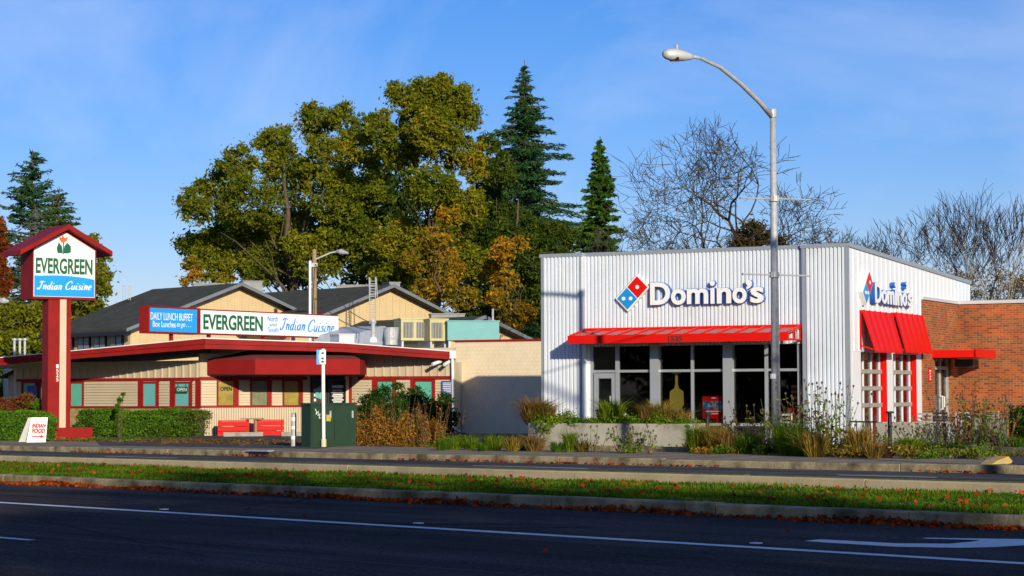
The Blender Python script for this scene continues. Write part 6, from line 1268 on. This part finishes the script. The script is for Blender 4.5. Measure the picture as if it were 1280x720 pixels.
# bed right of the planter, round the lamp
def pl(px,py,n,h,sp,lm,lab,leafs=6,lsz=.09,heads=True): perennial(lab,tuple(B(px,py)),max(8,int(n*.62)),h*.86,sp,LM[lm],leafs=int(leafs*1.6),lsz=lsz,heads=heads)
for px,py,h,sp,lm,n,lab in ((871,566,.72,.42,'lime',900,'upright lime grass just right of the long planter'),(897,566.5,.75,.5,'grassy',800,'golden grass right of the black bollard light'),(911,567,.6,.45,'redgrass',500,'bronze grass under the wide window column'),(935,567,.55,.5,'greeny',500,'dark green grass left of the lamp pole'),(985,569,.85,.55,'lime',1000,'tall green grass just right of the lamp pole'),(1000,570,.75,.5,'greeny',900,'second tall green grass right of the lamp pole'),(1018,571,.62,.5,'grassy',700,'golden grass in front of the white corner bay'),(1075,571,.7,.5,'grassy',800,'golden grass below the first garage window'),(1136,569,.42,.45,'lime',1400,'big lime green fountain grass in front of the right planter'),(1092,573,.4,.4,'redgrass',400,'bronze grass tuft left of the right planter')): tuft(lab,tuple(B(px,py)),n,h,sp,LM[lm],.014)
pl(925,566,26,1.05,.7,'burg','burgundy leaved plant left of the lamp pole',9)
pl(945,566.5,26,1.35,.7,'dry','tall dry golden plant immediately left of the lamp pole',10)
pl(980,568,26,1.5,.55,'dry','tall yellowing plant immediately right of the lamp pole',11,.12)
pl(1012,569.5,28,1.75,.8,'dry','very tall seed headed plant in front of the white corrugated bay',9)
pl(1035,570,28,1.9,.8,'dry','tallest seed headed plant against the right shop corner',9)
pl(1055,570.5,24,1.45,.7,'greeny','leafy tall plant at the shop corner',11,.13)
pl(908,566,22,.8,.6,'dry','dry orange plant under the poster window',9)
pl(1045,570,24,1.0,.7,'burg','burgundy perennials at the foot of the white corner',9)
def pshrub(lab,pts,Y,n,s_,lm,stems=15): g=P(pts[0][0],560,Y); return shrub(lab,(g.x,g.y,gz(g.x,g.y)),lobes_px(pts,Y,.3),n,s_,LM[lm],stems=stems)
pshrub('dark green low shrub left of the lamp base',[(925,560,9),(915,562,7),(937,562,7),(900,565,6)],47.8,2600,.07,'bushg')
pshrub('dark burgundy low shrub at the edge below the first garage window',[(1070,566,9),(1080,562,9),(1062,562,7),(1090,566,7)],46.8,2600,.07,'burg')
pshrub('low shrub with orange fallen leaves at the pavement edge',[(1105,568,8),(1118,569,7),(1125,565,6),(1098,566,6)],46.6,2200,.07,'rust')
pshrub('glossy green ground cover at the pavement edge right of the lime grass',[(1150,566,9),(1163,569,9),(1175,572,8),(1158,562,7)],45.6,3000,.075,'greeny')
pshrub('dark green ground cover near the yellow kerb end',[(1186,569,9),(1199,572,8),(1210,575,8),(1192,562,8)],44.9,3000,.075,'bushg')
pshrub('mixed rusty ground cover just left of the yellow kerb end',[(1222,575,8),(1232,578,6),(1215,568,8),(1228,571,7)],44.4,2200,.07,'rust')
pl(1105,562,18,.7,.5,'dry','white flowered wiry plant left of the right planter',6)
pl(1165,562,30,.95,.9,'dry','wiry seed headed plant before the middle of the right planter',6)
pl(1185,563,26,1.0,.7,'dry','wiry seed headed plant at the right end of the right planter',7)
pl(1205,562,34,1.75,.9,'burg','tall dark seed headed plant against the brick wall',9)
pl(1222,562,34,1.6,.9,'dry','tall green gold plant against the brick wall',11,.11)
pl(1238,563,30,1.5,.8,'greeny','tall green plant right of the concrete planter box',10,.1)
pl(1250,563,22,1.1,.5,'burg','dark seed headed plant left of the far right bollard',8)
g=P(1285,545,54); shrub('dark green bush cut off by the right edge of the picture',(g.x,g.y,gz(g.x,g.y)),lobes_px([(1280,520,14),(1290,535,18),(1277,542,12),(1300,515,18)],54,.5),6000,.085,LM['bushg'])
# low mixed planting along the back of the pavement, right of the long planter
MARKS=[(875,'under the red poster window'),(893,'at the foot of the black bollard by the poster'),(915,'below the wide grey window column'),(942,'just left of the lamp pole'),(978,'just right of the lamp pole'),(1000,'below the rightmost shop window'),(1055,'at the white shop corner'),(1080,'below the first garage window'),(1100,'at the left end of the right planter'),(1125,'below the bollard of the right planter'),(1150,'below the middle of the right planter'),(1176,'below the right end of the right planter'),(1197,'below the brick corner'),(1216,'before the planter box at the brick wall'),(1230,'next to the yellow kerb end')]
KW={'bushg':'dark green','greeny':'fresh green','rust':'rust coloured','burg':'burgundy','dry':'straw coloured','grassy':'golden'}; used=set()
for i in range(34):
    px=872+i*10.6+R.uniform(-4,4); g=B(px,566.5+(px-872)*.022+R.uniform(-4.5,1)); hgt=R.uniform(.14,.32)
    if 1020<px<1045 or px>1232: continue
    mk=min(MARKS,key=lambda q:abs(q[0]-px))[1]; lm=([k for k in R.sample(list(KW),6) if (k,mk) not in used]+[None])[0]; used.add((lm,mk))
    if lm is None: continue
    shrub('low '+KW[lm]+' bed plant '+mk,tuple(g),[(g.x+R.uniform(-.2,.2),g.y+R.uniform(-.15,.15),g.z+hgt*R.uniform(.3,.8),.24,.2,hgt*.45) for _ in range(4)],480,.065,LM[lm],stems=5,group='low bed plants along the pavement')
tuft('small green tuft beside the far right bollard',tuple(B(1268,561)),350,.35,.35,LM['greeny'],.014)
# ================================================================== TURF, FALLEN LEAVES
n=120000
NR2=np.random.default_rng(5)
u=4+NR2.random(n)**1.25*58; v=20.74+NR2.random(n)*4.16; X=u*DU[0]+v*DN[0]; Y_=u*DU[1]+v*DN[1]; Z=.150+(v-20.7)/4.25*.015+G*u
hump=.02*np.sin(u*1.9)+.02*np.sin(u*.7+v*2); hh=(.036+hump*.5+NR2.uniform(-.015,.02,n)).clip(.012,.09); edge=(v>24.6)|(v<20.95); hh=np.where(edge,hh*1.35,hh)
a=NR2.uniform(0,2*pi,n); dx=np.cos(a)*.012;dy=np.sin(a)*.012; lx_=NR2.normal(size=n)*.025; ly_=NR2.normal(size=n)*.025
V=np.stack([np.stack([X-dx,Y_-dy,Z],1),np.stack([X+dx,Y_+dy,Z],1),np.stack([X+lx_,Y_+ly_,Z+hh],1)],1); o=quads('median_grass',V,LM['lawn'],n=3); o['kind']='stuff'
o['label']='short green grass growing on the median strip'; o['category']='grass'
def litter(name,us,vs,zs,size,lm,label):
    p=np.stack([us*DU[0]+vs*DN[0],us*DU[1]+vs*DN[1],zs+G*us],1); o=quads(name,leafquads(p,size,upb=1.0,asp=.75,jit=.5),lm); o['kind']='stuff'; o['label']=label; o['category']='leaves'; return o
n=11500; us=3+NR2.random(n)**1.2*50; dens_=(.35+.65*np.clip(np.sin(us*.55+.6)+np.sin(us*1.35)*.6+.35,0,1)); keep=NR2.random(n)<dens_; us=us[keep]; m_=len(us)
vs=20.49-np.abs(NR2.normal(size=m_))*.10*(.3+.5*(1+np.sin(us*.9))+.8*NR2.random(m_)); zs=.015+np.maximum(0,.05+.03*np.sin(us*1.7)-(20.49-vs)*.35)*NR2.random(m_)
litter('fallen_leaves',us,vs,zs,.068,LM['litter'],'drift of red brown fallen leaves along the foot of the median kerb')
n=1000; us=NR2.uniform(4,55,n); vs=NR2.uniform(20.7,24.9,n); litter('fallen_leaves',us,vs,np.full(n,.215),.07,LM['litter'],'scattered red leaves lying on the median grass')
n=1500; us=NR2.uniform(8,60,n); vs=32.1-np.abs(NR2.normal(size=n))*.10; ok=np.sin(us*.9)+np.sin(us*.37+2)>-.1; litter('fallen_leaves',us[ok],vs[ok],np.full(ok.sum(),.165),.07,LM['litter'],'thin line of brown leaves along the foot of the far kerb')
n=36; us=NR2.uniform(4,60,n); vs=NR2.uniform(12,20,n); litter('fallen_leaves',us,vs,np.full(n,.012),.07,LM['litter'],'few stray leaves lying on the near road')
n=9000; us=NR2.uniform(12,62,n); vs=37.1+NR2.random(n)**1.4*4.5; litter('fallen_leaves',us,vs,np.full(n,.29),.09,LM['brownleaf'],'brown leaf litter on the planting beds behind the pavement')
n=14000; us=NR2.uniform(14,64,n); vs=37.05+NR2.random(n)*5; ok=(np.sin(us*.8)+np.sin(us*2.1+vs)+NR2.normal(size=n)*.6)>.5
us=us[ok];vs=vs[ok]; X=us*DU[0]+vs*DN[0]; Y_=us*DU[1]+vs*DN[1]; 
inlot=(X<-3.0)&(X>-12.5)
us=us[~inlot];vs=vs[~inlot]; p=np.stack([us*DU[0]+vs*DN[0],us*DU[1]+vs*DN[1],.30+G*us+NR2.random(len(us))*.08],1); o=quads('ground_cover',leafquads(p,.085,upb=.6),LM['greeny']); o['kind']='stuff'; o['label']='low green ground cover growing over the planting beds'; o['category']='ground cover'
for o in list(C.objects):
    if o.type=='MESH' and 'kind' not in o and o.parent is None and 'category' not in o: print('UNTAGGED',o.name)
print('objects',len(C.objects),'tris',sum(sum(len(p.vertices)-2 for p in m.polygons) if len(m.polygons)<3000 else len(m.polygons)*2 for m in bpy.data.meshes if m.users))
